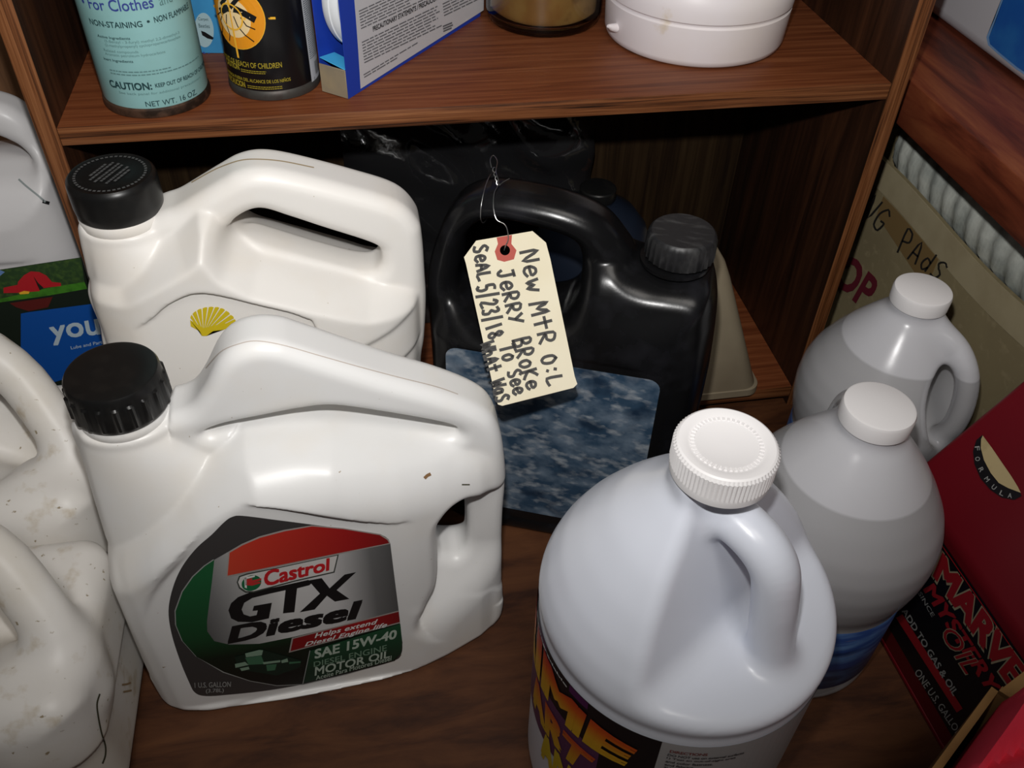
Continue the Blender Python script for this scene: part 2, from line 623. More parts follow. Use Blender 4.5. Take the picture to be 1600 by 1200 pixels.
# ------------------------------------------------------------------ bookcase
SHW, SHT, SHZ, SHD = 0.58, 0.0127, 0.33, 0.218
bk = empty('bookcase', (SHW / 2, 0.11, 0), label='walnut veneer bookcase with an open lower bay behind the jugs', cat='bookcase')
def bpart(name, lo, hi, m, bev=0.0006):
    off = np.array(bk.location)
    me = rbox(name, np.array(lo) - off, np.array(hi) - off, bev)
    return link(name, me, m, bk)
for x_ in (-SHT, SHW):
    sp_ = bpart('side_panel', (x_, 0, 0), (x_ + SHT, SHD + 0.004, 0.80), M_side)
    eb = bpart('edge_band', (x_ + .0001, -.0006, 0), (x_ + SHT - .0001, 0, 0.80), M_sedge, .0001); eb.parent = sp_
for z_ in (SHZ - SHT, 0.0113):
    sh = bpart('shelf', (0, 0.0008, z_), (SHW, SHD, z_ + SHT), M_wood)
    eb = bpart('edge_band', (0, 0.0002, z_ + .0001), (SHW, 0.0008, z_ + SHT - .0001), M_edge, .0001); eb.parent = sh
    eb.location = (0, 0, 0)
bpart('back_panel', (0, SHD, 0), (SHW, SHD + 0.004, 0.80), M_back)

# ================================================================== motor oil jug (white, handle slot, finger pocket)
JU = 0.129                                     # side-view u that sits over the jug's origin
def oil_shape(U, V):
    out = catmull([(-.001, .012), (.004, .002), (.03, 0), (.13, 0), (.235, 0), (.250, .004), (.2545, .022), (.2535, .06), (.2535, .12),
                   (.2545, .155), (.2530, .185), (.2490, .212), (.240, .229), (.217, .246), (.181, .2655), (.140, .290), (.128, .2965),
                   (.116, .2985), (.104, .2955), (.094, .2865), (.083, .268), (.074, .2565), (.064, .252), (.052, .252), (.03, .252), (.014, .252), (.007, .246),
                   (.0045, .235), (.004, .20), (.0035, .14), (-.001, .08), (-.003, .04)], 5)
    slot = catmull([(.078, .2365), (.090, .2410), (.110, .2440), (.134, .2470), (.152, .2465), (.18, .2370), (.212, .2240), (.2225, .2170),
                    (.221, .2115), (.205, .2130), (.17, .2230), (.140, .2310), (.120, .2345), (.095, .2345), (.082, .2335)], 5)
    hole = catmull([(.2075, .100), (.2080, .148), (.2130, .160), (.2200, .1655), (.2270, .161), (.2285, .13), (.2280, .100), (.2220, .090), (.2135, .091)], 5)
    so, ss, sh = sd_poly(out, U, V), sd_poly(slot, U, V), sd_poly(hole, U, V)
    sd = np.maximum(so, np.maximum(-ss, -sh))
    plan = np.interp(U, [-.003, .0, .004, .0094, .02, .038, .09, .125, .16, .184, .209, .2357, .2545],
                     [.030, .038, .0445, .0500, .0550, .0580, .0575, .0555, .0525, .0480, .0390, .0270, .013])
    # shoulder: grows outwards below the slot / neck ridge
    D = sd_line([(-.06, .135), (.008, .168), (.028, .184), (.062, .212), (.098, .2375), (.150, .2370), (.2225, .2095), (.250, .2030), (.29, .196)], U, V)
    Dn = np.clip(D / np.interp(U, [.045, .13], [.024, .042]), 0, 1)
    body = np.where(D < 0, -np.abs(D) * 3, plan * np.sqrt(np.maximum(1 - (1 - Dn) ** 2.0, 0)))
    handle = np.where(U > .06, .0175, .012)
    R = .0262 + np.clip(.240 - V, 0, .14) * .26
    Ru = .0305 + np.clip(.240 - V, 0, .2) * .60
    uc = .0355 + np.clip(.240 - V, 0, .2) * .40
    neck = np.where(U < uc + Ru, R, -.01) * np.sqrt(np.clip(1 - ((U - uc) / Ru) ** 2, 0, 1)) - np.clip(V - .247, 0, 1) * 8 - .0005
    neck = np.minimum(neck, np.maximum(plan, .02))
    body, neck = blur(body, 4), blur(neck, 2)
    rad = lambda T: np.clip(np.where(V < .03, np.minimum(.0065, T * .7), np.minimum(.0095, T * .7)), .0004, 1)
    pan = catmull([(.014, .02), (.012, .10), (.030, .150), (.064, .188), (.084, .2080), (.102, .2120), (.132, .2010), (.174, .1785), (.192, .1660), (.197, .10), (.197, .012), (.192, .004), (.11, .003), (.02, .004)], 5)
    sp = sd_poly(pan, U, V)
    flat = .0548 - (U - .038) * .050 - V * .004 + .0030 * sstep(.075, .040, U) * sstep(-.0065, -.0005, sp)
    poc = catmull([(.190, .060), (.204, .095), (.2075, .120), (.2075, .148), (.212, .161), (.2215, .1665), (.236, .164), (.250, .158), (.275, .150), (.29, .10), (.29, .015), (.25, .020), (.21, .030), (.194, .044)], 5)
    slope = .0125 + .034 * sstep(.105, .020, V + (U - .23) * .15)
    return sd, [(smax(smax(body, handle, .005), neck, .0045), np.where(V < .03, .0065, .0095) + U * 0)], [(sp, flat, .0022), (sd_poly(poc, U, V), slope, .008)], .009
me_oil = moulded('oil_body', -.004, .256, .300, .060, .0012, oil_shape)
me_oil.transform(Matrix.Translation((-JU, 0, 0)))
CAPU = .0355
def cap_mesh(name, r, h, ribs, depth=.0012, top=.002):
    n = 120
    def rip(i, j):
        if i in (2, 3):
            t = (j % (n // ribs)) / (n / ribs)
            return depth if 0.18 < t < 0.62 else 0
        return 0
    prof = [(r * .975, 0), (r, .0015), (r * 1.0, .003), (r * .985, h * .70), (r * .975, h * .74), (r * .965, h - top), (r * .93, h - .0004), (r * .88, h), (r * .5, h - .0004), (r * .05, h - .0003)]
    return lathe(name, prof, n, 30, rip)
me_oilcap = cap_mesh('oil_cap', .0262, .0245, 20)
me_neck = lathe('neck_ring', [(.0235, -.006), (.0248, -.004), (.0252, .0), (.0240, .0025), (.021, .0045)], 64, 40)

oil = empty('oil_jug', (.01 + JU, -.182, 0), label='white one gallon motor oil jug with a green, red and silver diesel oil label', cat='oil jug', group='white motor oil jugs')
link('body', me_oil, M_white, oil)
def add_cap(parent):
    nk = link('neck_ring', me_neck, None, parent); nk.location = (CAPU - JU, 0, .2500)
    c = link('cap', me_oilcap, None, parent); c.location = (CAPU - JU, 0, .2530)
    return nk, c
me_neck.materials.append(M_white); me_oilcap.materials.append(M_black)
add_cap(oil)

# ------------------------------------------------------------------ squat dirty jug in the near left corner
def squat_body():
    h = .0018
    xs = np.arange(-.185, .018, h, dtype=np.float32); ys = np.arange(-.335, -.155, h, dtype=np.float32); zs = np.arange(-.008, .235, h, dtype=np.float32)
    X, Y, Z = np.meshgrid(xs, ys, zs, indexing='ij')
    def rb(c, s, r):
        q = [np.abs(A - c[i]) - (s[i] - r) for i, A in enumerate((X, Y, Z))]
        o = np.sqrt(sum(np.maximum(k, 0) ** 2 for k in q))
        return o + np.minimum(np.maximum(np.maximum(q[0], q[1]), q[2]), 0) - r
    def ell(c, s):
        k = np.sqrt(sum(((A - c[i]) / s[i]) ** 2 for i, A in enumerate((X, Y, Z))))
        return (k - 1) * min(s) * .9
    f = rb((-.084, -.236, .060), (.0885, .068, .073), .020)
    f = np.maximum(f, rb((-.084, -.236, .2), (.0885, .068, .2), .026))
    f = smax(f, -ell((-.062, -.232, .165), (.060, .044, .075)), .010)
    f = smin(f, ell((-.036, -.266, .088), (.032, .041, .044)), .012)
    f = smin(f, ell((-.100, -.258, .075), (.06, .045, .050)), .014)
    # lip: the lower wall steps in under the bulge
    k = np.maximum(rb((-.084, -.236, .030), (.2, .2, .044), .002), -(rb((-.084, -.236, .0), (.0850, .0640, .2), .024)))
    f = smax(f, -k, .002)
    P = catmull([(-.008, -.262, .095), (-.012, -.252, .124), (-.026, -.232, .150), (-.046, -.213, .176), (-.078, -.205, .200), (-.120, -.205, .198), (-.150, -.212, .165), (-.158, -.218, .11)], 3, False)
    hd = np.full(f.shape, 1.0, np.float32)
    for i in range(len(P) - 1):
        a, b = P[i], P[i + 1]; e = b - a; L = float(e.dot(e))
        t = np.clip(((X - a[0]) * e[0] + (Y - a[1]) * e[1] + (Z - a[2]) * e[2]) / L, 0, 1)
        hd = np.minimum(hd, np.sqrt((X - a[0] - t * e[0]) ** 2 + (Y - a[1] - t * e[1]) ** 2 + (Z - a[2] - t * e[2]) ** 2) - .0155)
    f = smin(f, hd, .012)
    f = np.maximum(f, -Z)
    me = surface_nets('squat_body', f, (xs[0], ys[0], zs[0]), h, 2)
    me.transform(Matrix.Translation((.084, .236, 0)))
    return me
sj = empty('plastic_jug', (-.084, -.236, 0), label='dirty squat white jug in the bottom left corner with a dark scratch on its side', cat='jug')
me_squat = squat_body(); me_squat.materials.append(M_white_old)
link('body', me_squat, None, sj)
sj2 = empty('plastic_jug', (-.084 - .013, -.236 + .1415, 0), label='grimy white jug wedged between the corner jug and the black capped diesel oil jug', cat='jug')
sj2.scale = (1, 1, 1.10)
link('body', me_squat, None, sj2)
me_scap = cap_mesh('squat_cap', .0200, .018, 20); me_scap.materials.append(M_black)
me_sneck = lathe('squat_neck', [(.026, -.020), (.020, -.006), (.0182, 0), (.0182, .006)], 56, 40); me_sneck.materials.append(M_white_old)
for e in (sj, sj2):
    link('neck', me_sneck, None, e).location = (-.058, -.034, .140)
    link('cap', me_scap, None, e).location = (-.058, -.034, .143)
SJM = OnMesh(me_squat, sj)
M_grime = mat('grime', (.06, .055, .03), .7, .2)

# ================================================================== second oil jug with the yellow shell (taller, behind)
SK = 0.9595
def sx(x): return .1912 + (x - .1912) * SK
def sz(z): return (.6111 - (.6111 - z) * SK) * .966
SX0 = .105
def tall_shape(U, V):
    def L(p): return [(sx(a) - SX0, sz(b) if b > .02 else b) for a, b in p]
    out = catmull(L([(.002, .004), (.03, 0), (.11, 0), (.20, 0), (.218, .004), (.222, .02), (.222, .08), (.222, .1414), (.2257, .1704), (.2285, .2070), (.2285, .2303),
                     (.2280, .2630), (.2255, .2790), (.2128, .2955), (.1845, .3090), (.1456, .3240), (.1264, .3285), (.112, .3265), (.100, .3205), (.0842, .3115), (.070, .3035), (.0607, .3005),
                     (.05, .2975), (.035, .2975), (.014, .2975), (.0065, .2935), (.004, .280), (.001, .2515), (-.003, .236), (-.003, .208), (-.006, .18), (-.005, .10), (-.003, .02)]), 5)
    slot = catmull(L([(.1000, .2835), (.1065, .2925), (.1218, .2985), (.1400, .2905), (.1601, .2801), (.1930, .2632), (.1985, .2545), (.1965, .2425), (.1860, .2385), (.1571, .2500), (.1180, .2690), (.1040, .2760)]), 5)
    so, ss = sd_poly(out, U, V), sd_poly(slot, U, V)
    sd = np.maximum(so, -ss)
    u1 = sx(.2285) - SX0; u0 = sx(-.005) - SX0
    plan = .050 * np.clip(1 - (np.abs((U - (u0 + u1) / 2) / ((u1 - u0) / 2))) ** 4.5, 0.06, 1) ** .5
    D = sd_line(L([(-.03, .262), (.0233, .2690), (.0641, .2930), (.083, .309), (.096, .306), (.108, .2790), (.120, .2690), (.158, .2520), (.190, .2385), (.240, .232)]), U, V)
    Dn = np.clip((D + .004) / .022, 0, 1)
    body = np.where(D < -.004, -np.abs(D) * 2, plan * (Dn * 1.05 - .05 * Dn ** 4))
    handle = np.full(U.shape, .0195)
    zt = sz(.285)
    R = .0275 + np.clip(zt - V, 0, .2) * .32
    Ru = .030 + np.clip(zt - V, 0, .2) * .55
    uc = sx(.033) - SX0 + np.clip(zt - V, 0, .2) * .42
    neck = np.where(np.abs(U - uc) < Ru, R, -.01) * np.sqrt(np.clip(1 - ((U - uc) / Ru) ** 2, 0, 1)) - np.clip(V - sz(.292), 0, 1) * 8 - .0005
    neck = np.minimum(neck, np.maximum(plan, .02))
    # stepped waist lines at the lower right
    wv = sd_line(L([(.120, .150), (.160, .190), (.200, .205), (.240, .225)]), U, V)
    body = body - .0022 * sstep(-.001, .001, wv)
    wv = sd_line(L([(.130, .120), (.165, .150), (.200, .168), (.240, .186)]), U, V)
    body = body - .003 * sstep(-.001, .001, wv)
    body, neck = blur(body, 4), blur(neck, 2)
    pan = catmull(L([(.006, .02), (.004, .12), (.012, .205), (.0452, .2405), (.0641, .2555), (.0826, .2590), (.1142, .2456), (.1412, .2320), (.1490, .215), (.153, .12), (.150, .02), (.08, .01)]), 5)
    rad = lambda T: np.clip(np.minimum(.0105, T * .7), .0004, 1)
    return sd, [(smax(smax(body, handle, .003), neck, .003), np.full(U.shape, .0105))], [(sd_poly(pan, U, V), np.full(U.shape, .0450), .0015)], .007
me_tall = moulded('tall_body', -.11, .12, .346, .053, .0013, tall_shape)
tall = empty('oil_jug', (SX0, -.052, 0), label='tall white oil jug with a yellow shell emblem and glossy black cap', cat='oil jug', group='white motor oil jugs')
link('body', me_tall, M_cream, tall)
tcx = sx(.0325) - SX0
cp = link('cap', lathe('tall_cap', [(.0255, 0), (.0262, .001), (.0268, .006), (.0268, .0195), (.0262, .0225), (.0245, .0242), (.0235, .0236), (.012, .0236), (.001, .0236)], 72, 35), M_black, tall)
cp.location = (tcx, 0, sz(.297) + .001)
nk = link('neck_ring', lathe('tall_neck', [(.0245, -.008), (.0262, -.005), (.0262, 0), (.0245, .0025), (.02, .004)], 64, 40), M_cream, tall)
nk.location = (tcx, 0, sz(.297))

# ================================================================== black oil jug
BP0 = on_z(800, 828, 0); BANG = math.radians(-22); BD = .046
bd = np.array((math.cos(BANG), math.sin(BANG), 0)); bn = np.array((-math.sin(BANG), math.cos(BANG), 0))
BO = BP0 + bn * BD + bd * .026
def black_shape(U, V):
    S = U + .026
    out = catmull([(-.072, .006), (-.05, 0), (.02, 0), (.11, 0), (.128, .005), (.132, .03), (.1325, .10), (.1325, .18), (.1285, .235), (.122, .254), (.112, .2600),
                   (.095, .2605), (.080, .2605), (.070, .2640), (.064, .2720), (.047, .2905), (.024, .2995), (-.006, .3030), (-.036, .3015), (-.0575, .2860), (-.0715, .2500),
                   (-.0765, .222), (-.077, .187), (-.0755, .10), (-.0755, .03)], 5)
    hole = catmull([(-.053, .2200), (-.0515, .2480), (-.0465, .2680), (-.031, .2815), (-.006, .2815), (.024, .2755), (.0325, .2640), (.0340, .2400), (.024, .2180), (-.005, .2060), (-.035, .2060)], 5)
    sd = np.maximum(sd_poly(out, S, V), -sd_poly(hole, S, V))
    plan = BD * np.clip(1 - np.abs((S - .0275) / .107) ** 5, .05, 1) ** .5
    tube = np.full(U.shape, .0195)
    body = np.minimum(.012 + (BD - .012) * np.sqrt(np.clip(1 - (1 - np.clip((.268 - V) / .075, 0, 1)) ** 2, 0, 1)), plan)
    # the grip side is thinner, round shoulder under the cap
    body = body - .020 * sstep(.05, .0, S) * sstep(.19, .225, V)
    nk = np.minimum(.041 * np.sqrt(np.clip(1 - ((S - .092) / .044) ** 2, 0, 1)), plan) - np.clip(V - .225, 0, 1) * .45 - np.clip(V - .258, 0, 1) * 6
    body, nk = blur(body, 4), blur(nk, 3)
    rad = lambda T: np.clip(np.where(V < .03, np.minimum(.008, T * .7), np.minimum(.016, T * .8)), .0004, 1)
    lab = catmull([(-.058, .022), (-.058, .19), (-.05, .199), (.095, .199), (.104, .19), (.104, .022), (.09, .016), (-.05, .016)], 4)
    return sd, [(smax(smax(tube, body, .006), nk, .006), np.where(V < .03, .008, .0145) + U * 0)], [(sd_poly(lab, S, V), np.full(U.shape, BD - .0016), .0015)], .008
me_bj = moulded('black_body', -.108, .112, .306, .050, .0018, black_shape)
bj = empty('black_oil_jug', (BO[0], BO[1], 0), BANG, 'black plastic oil jug with a worn blank blue label and wired paper tag', 'oil jug')
link('body', me_bj, M_blackjug, bj)
def rip_b(i, j): return .0008 if (i in (1, 2) and j % 3 == 0) else 0
cb = link('cap', lathe('black_cap', [(.0222, 0), (.0228, .001), (.0225, .0145), (.0218, .0175), (.0205, .0186), (.001, .0184)], 90, 35, rip_b),
          mat('black_cap_dusty', (0.014, 0.014, 0.015), .45, .5, noise=(60, (.05, .05, .05), .52, .75, (1, 3, 1)), bump=(120, .12)), bj)
cb.location = (.097 - .026, 0, .2685)
ck = link('neck_ring', lathe('black_neck', [(.0185, 0), (.0185, .012), (.0235, .013), (.0235, .0155), (.0185, .0165), (.0185, .0185)], 64, 35), M_blackjug, bj)
ck.location = (.095 - .026, 0, .250)

# ================================================================== round jugs
def round_jug_body(name, r, H, haz, prof, h, scoops, path, hr, shrink=0.0, level=None):
    """lathe-shaped bottle with a scooped-out grip and a loop handle towards azimuth haz (radians)
    scoops = [(A, B, Z, ra, rb, rz)] ellipsoids bitten out; path = [(A, Z)] of the loop handle"""
    m = 4 * h
    xs = np.arange(-r - .004 - m, r + .004 + m, h).astype(np.float32); zs = np.arange(-m, H + m, h).astype(np.float32)
    X, Y, Z = np.meshgrid(xs, xs, zs, indexing='ij')
    pz = np.array([p[1] for p in prof]); pr = np.array([p[0] for p in prof])
    R1 = np.interp(zs, pz, pr).astype(np.float32)
    R1[2:-2] = (R1[:-4] + R1[1:-3] + R1[2:-2] * 2 + R1[3:-1] + R1[4:]) / 6
    sl = np.gradient(R1, h); g = (1 / np.sqrt(1 + np.minimum(sl ** 2, 25))).astype(np.float32)
    f = (np.sqrt(X * X + Y * Y) - R1[None, None, :]) * g[None, None, :]
    f = smax(f, Z - np.float32(H), .001)
    ca, sa = np.float32(math.cos(haz)), np.float32(math.sin(haz))
    A = X * ca + Y * sa
    B = -X * sa + Y * ca
    if scoops and scoops[0] == 'cut':          # near-vertical wall meeting a floor that falls to the rim
        _, aw, zw, kw, zf, kf = scoops
        wall = (A - (aw + (zw - Z) * kw)) / math.sqrt(1 + kw * kw)
        flr = (Z - (zf - (A - .04) * kf)) / math.sqrt(1 + kf * kf)
        f = smax(f, smin(wall, flr, .010), .007)
        scoops = []
    for (a0, b0, z0, ra, rb, rz) in scoops:
        k = np.sqrt(((A - a0) / ra) ** 2 + ((B - b0) / rb) ** 2 + ((Z - z0) / rz) ** 2)
        f = smax(f, -(k - 1) * min(ra, rb, rz) * .9, .008)
    P = catmull(path, 4, False)
    hd = np.full(f.shape, 1.0, np.float32)
    for i in range(len(P) - 1):
        a, b = P[i], P[i + 1]
        e = b - a; L = e.dot(e)
        t = np.clip(((A - a[0]) * e[0] + (Z - a[1]) * e[1]) / L, 0, 1)
        hd = np.minimum(hd, np.sqrt((A - a[0] - t * e[0]) ** 2 + (B * .9) ** 2 + (Z - a[1] - t * e[1]) ** 2) - hr)
    f = smin(f, hd, .009)
    f = np.maximum(f, -Z)
    if shrink:
        f = f + np.float32(shrink)
    if level:
        f = np.maximum(f, Z - np.float32(level))
    return surface_nets(name, f, (xs[0], xs[0], zs[0]), h, 2)

M_amm = mat('bluish_white_plastic', (0.73, 0.76, 0.84), 0.28, 0.45, noise=(8, (0.69, 0.72, 0.81), .4, .7), bump=(300, .015))
M_capw = mat('white_cap', (0.82, 0.80, 0.80), 0.35, 0.45, bump=(300, .02))
# ------------------------------------------------------------------ big bluish-white cleaner bottle, front right
W1H = .2905
W1 = on_z(1137, 690, .310)
prof1 = [(.074, 0), (.080, .004), (.0814, .010), (.0814, .1785), (.0804, .1800), (.0804, .1812), (.0818, .1828), (.0823, .188), (.0815, .194), (.0780, .205), (.0710, .219), (.0605, .235), (.0475, .252), (.034, .266), (.0265, .275), (.0235, .279), (.0225, W1H + .02)]
haz1 = math.radians(-57)
scoop1 = ('cut', .0125, .25, .32, .1965, .13)
hpath1 = [(.004, .268), (.018, .2668), (.032, .2625), (.0418, .2530), (.0468, .235), (.0505, .215), (.0550, .195), (.0585, .180)]
wj = empty('cleaner_bottle', (W1[0], W1[1], 0), label='bluish white round gallon bottle with ribbed white cap and an orange flame coloured label', cat='bottle')
link('body', round_jug_body('cleaner_body', .083, W1H, haz1, prof1, .0016, scoop1, hpath1, .0115), M_amm, wj)
def rip1(i, j): return (.0007 if j % 2 else 0) if i in (3, 4) else 0
c1 = link('cap', lathe('ribbed_cap', [(.0232, 0), (.0244, .0005), (.0248, .0045), (.0243, .0054), (.0243, .0165), (.0236, .0182), (.0226, .0188), (.0185, .0185), (.0178, .0181), (.001, .0181)], 150, 30, rip1), M_capw, wj)
c1.location = (0, 0, .2905)
me_r = lathe('tamper_ring', [(.0262, 0), (.0264, .001), (.0264, .004), (.0262, .005)], 90, 35)

# ------------------------------------------------------------------ two translucent water jugs
M_frost = mat('frosted_polythene', (0.74, 0.74, 0.78), 0.24, 0.5, alpha=0.5, bump=(200, .01))
def wetted(m, zl, dry, wet):
    """polythene clears where liquid wets it: less scattering below the level"""
    nt = m.node_tree; p = nt.nodes['Principled BSDF']
    tc = nt.nodes.new('ShaderNodeTexCoord'); sp = nt.nodes.new('ShaderNodeSeparateXYZ')
    nt.links.new(tc.outputs['Object'], sp.inputs[0])
    r = nt.nodes.new('ShaderNodeMapRange')
    r.inputs['From Min'].default_value = zl - .0008; r.inputs['From Max'].default_value = zl + .0008
    r.inputs['To Min'].default_value = wet; r.inputs['To Max'].default_value = dry
    nt.links.new(sp.outputs['Z'], r.inputs['Value']); nt.links.new(r.outputs['Result'], p.inputs['Alpha'])
wetted(M_frost, .198, .72, .46)
M_liq = mat('cloudy_liquid', (0.14, 0.13, 0.105), 0.5, 0.2, noise=(5, (0.12, 0.11, 0.09), .4, .7))
W2H = .238
prof2 = [(.058, 0), (.062, .004), (.0635, .010), (.0635, .099), (.0645, .104), (.0672, .113), (.0695, .126), (.0705, .140), (.0692, .155), (.0648, .169), (.056, .185), (.046, .200), (.036, .213), (.027, .224), (.0205, .231), (.0195, W2H + .02)]
hpath2 = [(.004, .222), (.024, .222), (.042, .214), (.056, .196), (.0625, .172), (.0635, .150), (.060, .135)]
scoop2 = [(.062, 0, .172, .036, .036, .044)]
def plain_cap(): return lathe('plain_cap', [(.0205, 0), (.0220, .0005), (.0222, .0105), (.0214, .0125), (.0200, .0132), (.001, .0134)], 72, 35)
me_cap2 = plain_cap(); me_cap2.materials.append(M_capw)
me_water = round_jug_body('water_body', .0712, W2H, 0.0, prof2, .0017, scoop2, hpath2, .0090)
me_water.materials.append(M_frost)
me_liq = round_jug_body('liquid', .0712, W2H, 0.0, prof2, .0020, scoop2, hpath2, .0090, .0022, .198)
me_liq.materials.append(M_liq)
def water_jug(px, sc, haz, label):
    c = on_z(*px, (W2H + .013) * sc)
    e = empty('water_jug', (c[0], c[1], 0), math.radians(haz), label, 'jug', 'frosted round jugs')
    e.scale = (sc, sc, sc)
    link('body', me_water, None, e)
    link('liquid', me_liq, None, e)
    k = link('cap', me_cap2, None, e); k.location = (0, 0, W2H - .0005)
    return e, c
w2, c2 = water_jug((1376, 632), .975, 70, 'frosted round jug of clear liquid with white cap, in front of its twin')
w3, c3 = water_jug((1444, 450), .925, -56, 'frosted round jug with white cap and loop handle, the farther of the pair')

# paper bands with a water picture around the two frosted jugs
M_wave = mat('water_picture', (.03, .07, .24), .35, .4, noise=[(60, (.10, .20, .42), .45, .65, (.35, .35, 1.6)), (40, (.30, .26, .24), .66, .74, (.25, .25, 2.2)), (30, (.01, .015, .06), .56, .7, (.4, .4, 1.5))])
me_band = lathe('band', [(.0637, .022), (.0640, .0225), (.0640, .0965), (.0637, .097)], 96, 40, cap=False)
me_band.materials.append(M_wave)
for e in (w2, w3):
    link('label', me_band, None, e)

# ================================================================== things on the bookcase shelf
SZ = SHZ
M_rust = mat('rusty_rim', (0.10, 0.055, 0.035), .55, .4, metal=.5, noise=(90, (.03, .018, .012), .45, .6))
M_tin = mat('dull_tin', (0.07, 0.066, 0.06), .5, .4, metal=.5, noise=(120, (.06, .05, .045), .5, .65))
def spray_can(name, c, r, h, m_body, m_rim, label, cat):
    e = empty(name, (c[0], c[1], SZ), label=label, cat=cat)
    link('body', lathe('can_body', [(r * .985, .0062), (r, .0075), (r, h - .012), (r * .97, h - .006), (r * .80, h + .004), (r * .6, h + .010)], 72, 35), m_body, e)
    link('base_rim', lathe('can_rim', [(r * .90, .0015), (r * .955, 0), (r * 1.015, .0005), (r * 1.03, .0025), (r * 1.02, .0055), (r * .985, .0068)], 72, 35), m_rim, e)
    link('cap', lathe('can_cap', [(r * .78, h + .004), (r * .80, h + .006), (r * .80, h + .034), (r * .74, h + .040), (r * .2, h + .041)], 48, 35), mat('cap_' + name, (.5, .5, .5), .4), e)
    return e
M_cyan = mat('cyan_can_paint', (0.27, 0.50, 0.50), .40, .45, noise=[(30, (.24, .45, .44), .45, .7), (200, (.10, .13, .11), .72, .76)])
CY = (.0585, .0405); CYR = .0342
cyan = spray_can('spray_can', CY, CYR, .20, M_cyan, M_rust, 'pale turquoise spray can with blue and black lettering and a rusty rim', 'spray can')
BK = (.1367, .0535); BKR = .0308
blk = spray_can('insecticide_can', BK, BKR, .21, mat('black_can_paint', (.006, .006, .007), .28, .5), M_tin, 'black insect spray can with an orange mosquito target emblem', 'spray can')

# small blue box between and behind the two cans
bb = empty('bait_carton', (.1075, .118, SZ), math.radians(-8), label='small sky blue carton with a pale round sticker, squeezed behind the two cans', cat='carton')
link('carton_body', rbox('blue_carton', (-.025, -.014, 0), (.025, .014, .10), .0008), mat('sky_blue_card', (.05, .28, .55), .45, .4, noise=(40, (.04, .22, .46), .4, .7)), bb)

# bait box, blue with a white panel, open end
BXA = math.radians(51)
bx0 = on_z(545, 155, SZ)
bx = empty('bait_box', (bx0[0], bx0[1], SZ), BXA, 'royal blue cardboard box with a white fine print panel and an opened end', 'box')
M_blue = mat('royal_blue_card', (.012, .045, .36), .42, .4)
M_card = mat('grey_card_inside', (.24, .20, .14), .8, .2, noise=(60, (.30, .24, .15), .4, .7))
BL, BT, BHT = .177, .0225, .125         # length, thickness, height; local x along length, y across (left of it)
link('front_panel', rbox('front_panel', (0, 0, 0), (BL, .0006, BHT), .0002, 1), M_blue, bx)
link('rear_panel', rbox('rear_panel', (0, BT - .0006, 0), (BL, BT, BHT), .0002, 1), M_blue, bx)
link('bottom_panel', rbox('bottom_panel', (0, .0006, 0), (BL, BT - .0006, .0006), .0001, 1), M_blue, bx)
link('far_end', rbox('far_end', (BL - .0006, .0006, .0006), (BL, BT - .0006, BHT), .0001, 1), M_blue, bx)
link('end_flap', rbox('end_flap', (-.0008, .0002, .0004), (0, BT - .0002, .0205), .0003, 1), M_card, bx)
fm = rbox('tuck_flap', (0, .0006, 0), (.016, BT - .0006, .0005), .0001, 1)
fm.transform(Matrix.Translation((-.0006, 0, .0205)) @ Matrix.Rotation(math.radians(8), 4, 'Y') @ Matrix.Rotation(math.radians(10), 4, 'X'))
link('tuck_flap', fm, mat('cyan_flap', (.06, .42, .75), .45, .4), bx)
# white bait disc standing in the open end
dm = lathe('disc', [(.020, 0), (.033, .0006), (.0345, .003), (.0345, .0062), (.0352, .0066), (.0352, .0072), (.0345, .0076), (.0345, .011), (.033, .0134), (.012, .014), (.001, .014)], 64, 40)
dm.transform(Matrix.Rotation(math.radians(90), 4, 'X'))
tag(link('bait_disc', dm, mat('white_bait', (.72, .74, .76), .4, .4)), 'white round bait station standing in the open end of the blue box', 'bait station')
_d = bpy.data.objects['bait_disc']
_q = Matrix.Translation((bx0[0], bx0[1], SZ)) @ Matrix.Rotation(BXA, 4, 'Z') @ Matrix.Translation((.0375, .0185, .0580))
_d.matrix_world = _q

# amber jar
JR = .049
jc = (.3485, .1500)
jar = empty('glass_jar', (jc[0], jc[1], SZ), label='glass jar with cloudy amber contents on the shelf', cat='jar')
jar.scale = (.955, .955, 1)
link('contents', lathe('contents', [(.040, .0065), (.0445, .009), (.0460, .014), (.0462, .10)], 64, 40), mat('amber_paste', (.26, .13, .035), .5, .3, noise=[(22, (.40, .27, .10), .45, .7), (30, (.10, .045, .012), .62, .72)]), jar)
gl = mat('jar_glass', (.95, .93, .85), .03, .5, trans=1.0, ior=1.45)
link('glass', lathe('glass', [(.030, .0025), (.040, 0), (.0455, .0008), (.0478, .004), (.0490, .010), (.0490, .11), (.046, .118), (.0462, .10), (.0468, .014), (.0450, .0085), (.041, .006), (.02, .0058)], 72, 40, cap=False), gl, jar)
link('lid', lathe('lid', [(.044, .112), (.0475, .114), (.0475, .128), (.046, .130), (.01, .131)], 64, 35), mat('jar_lid', (.3, .28, .24), .4, .5, metal=.6), jar)

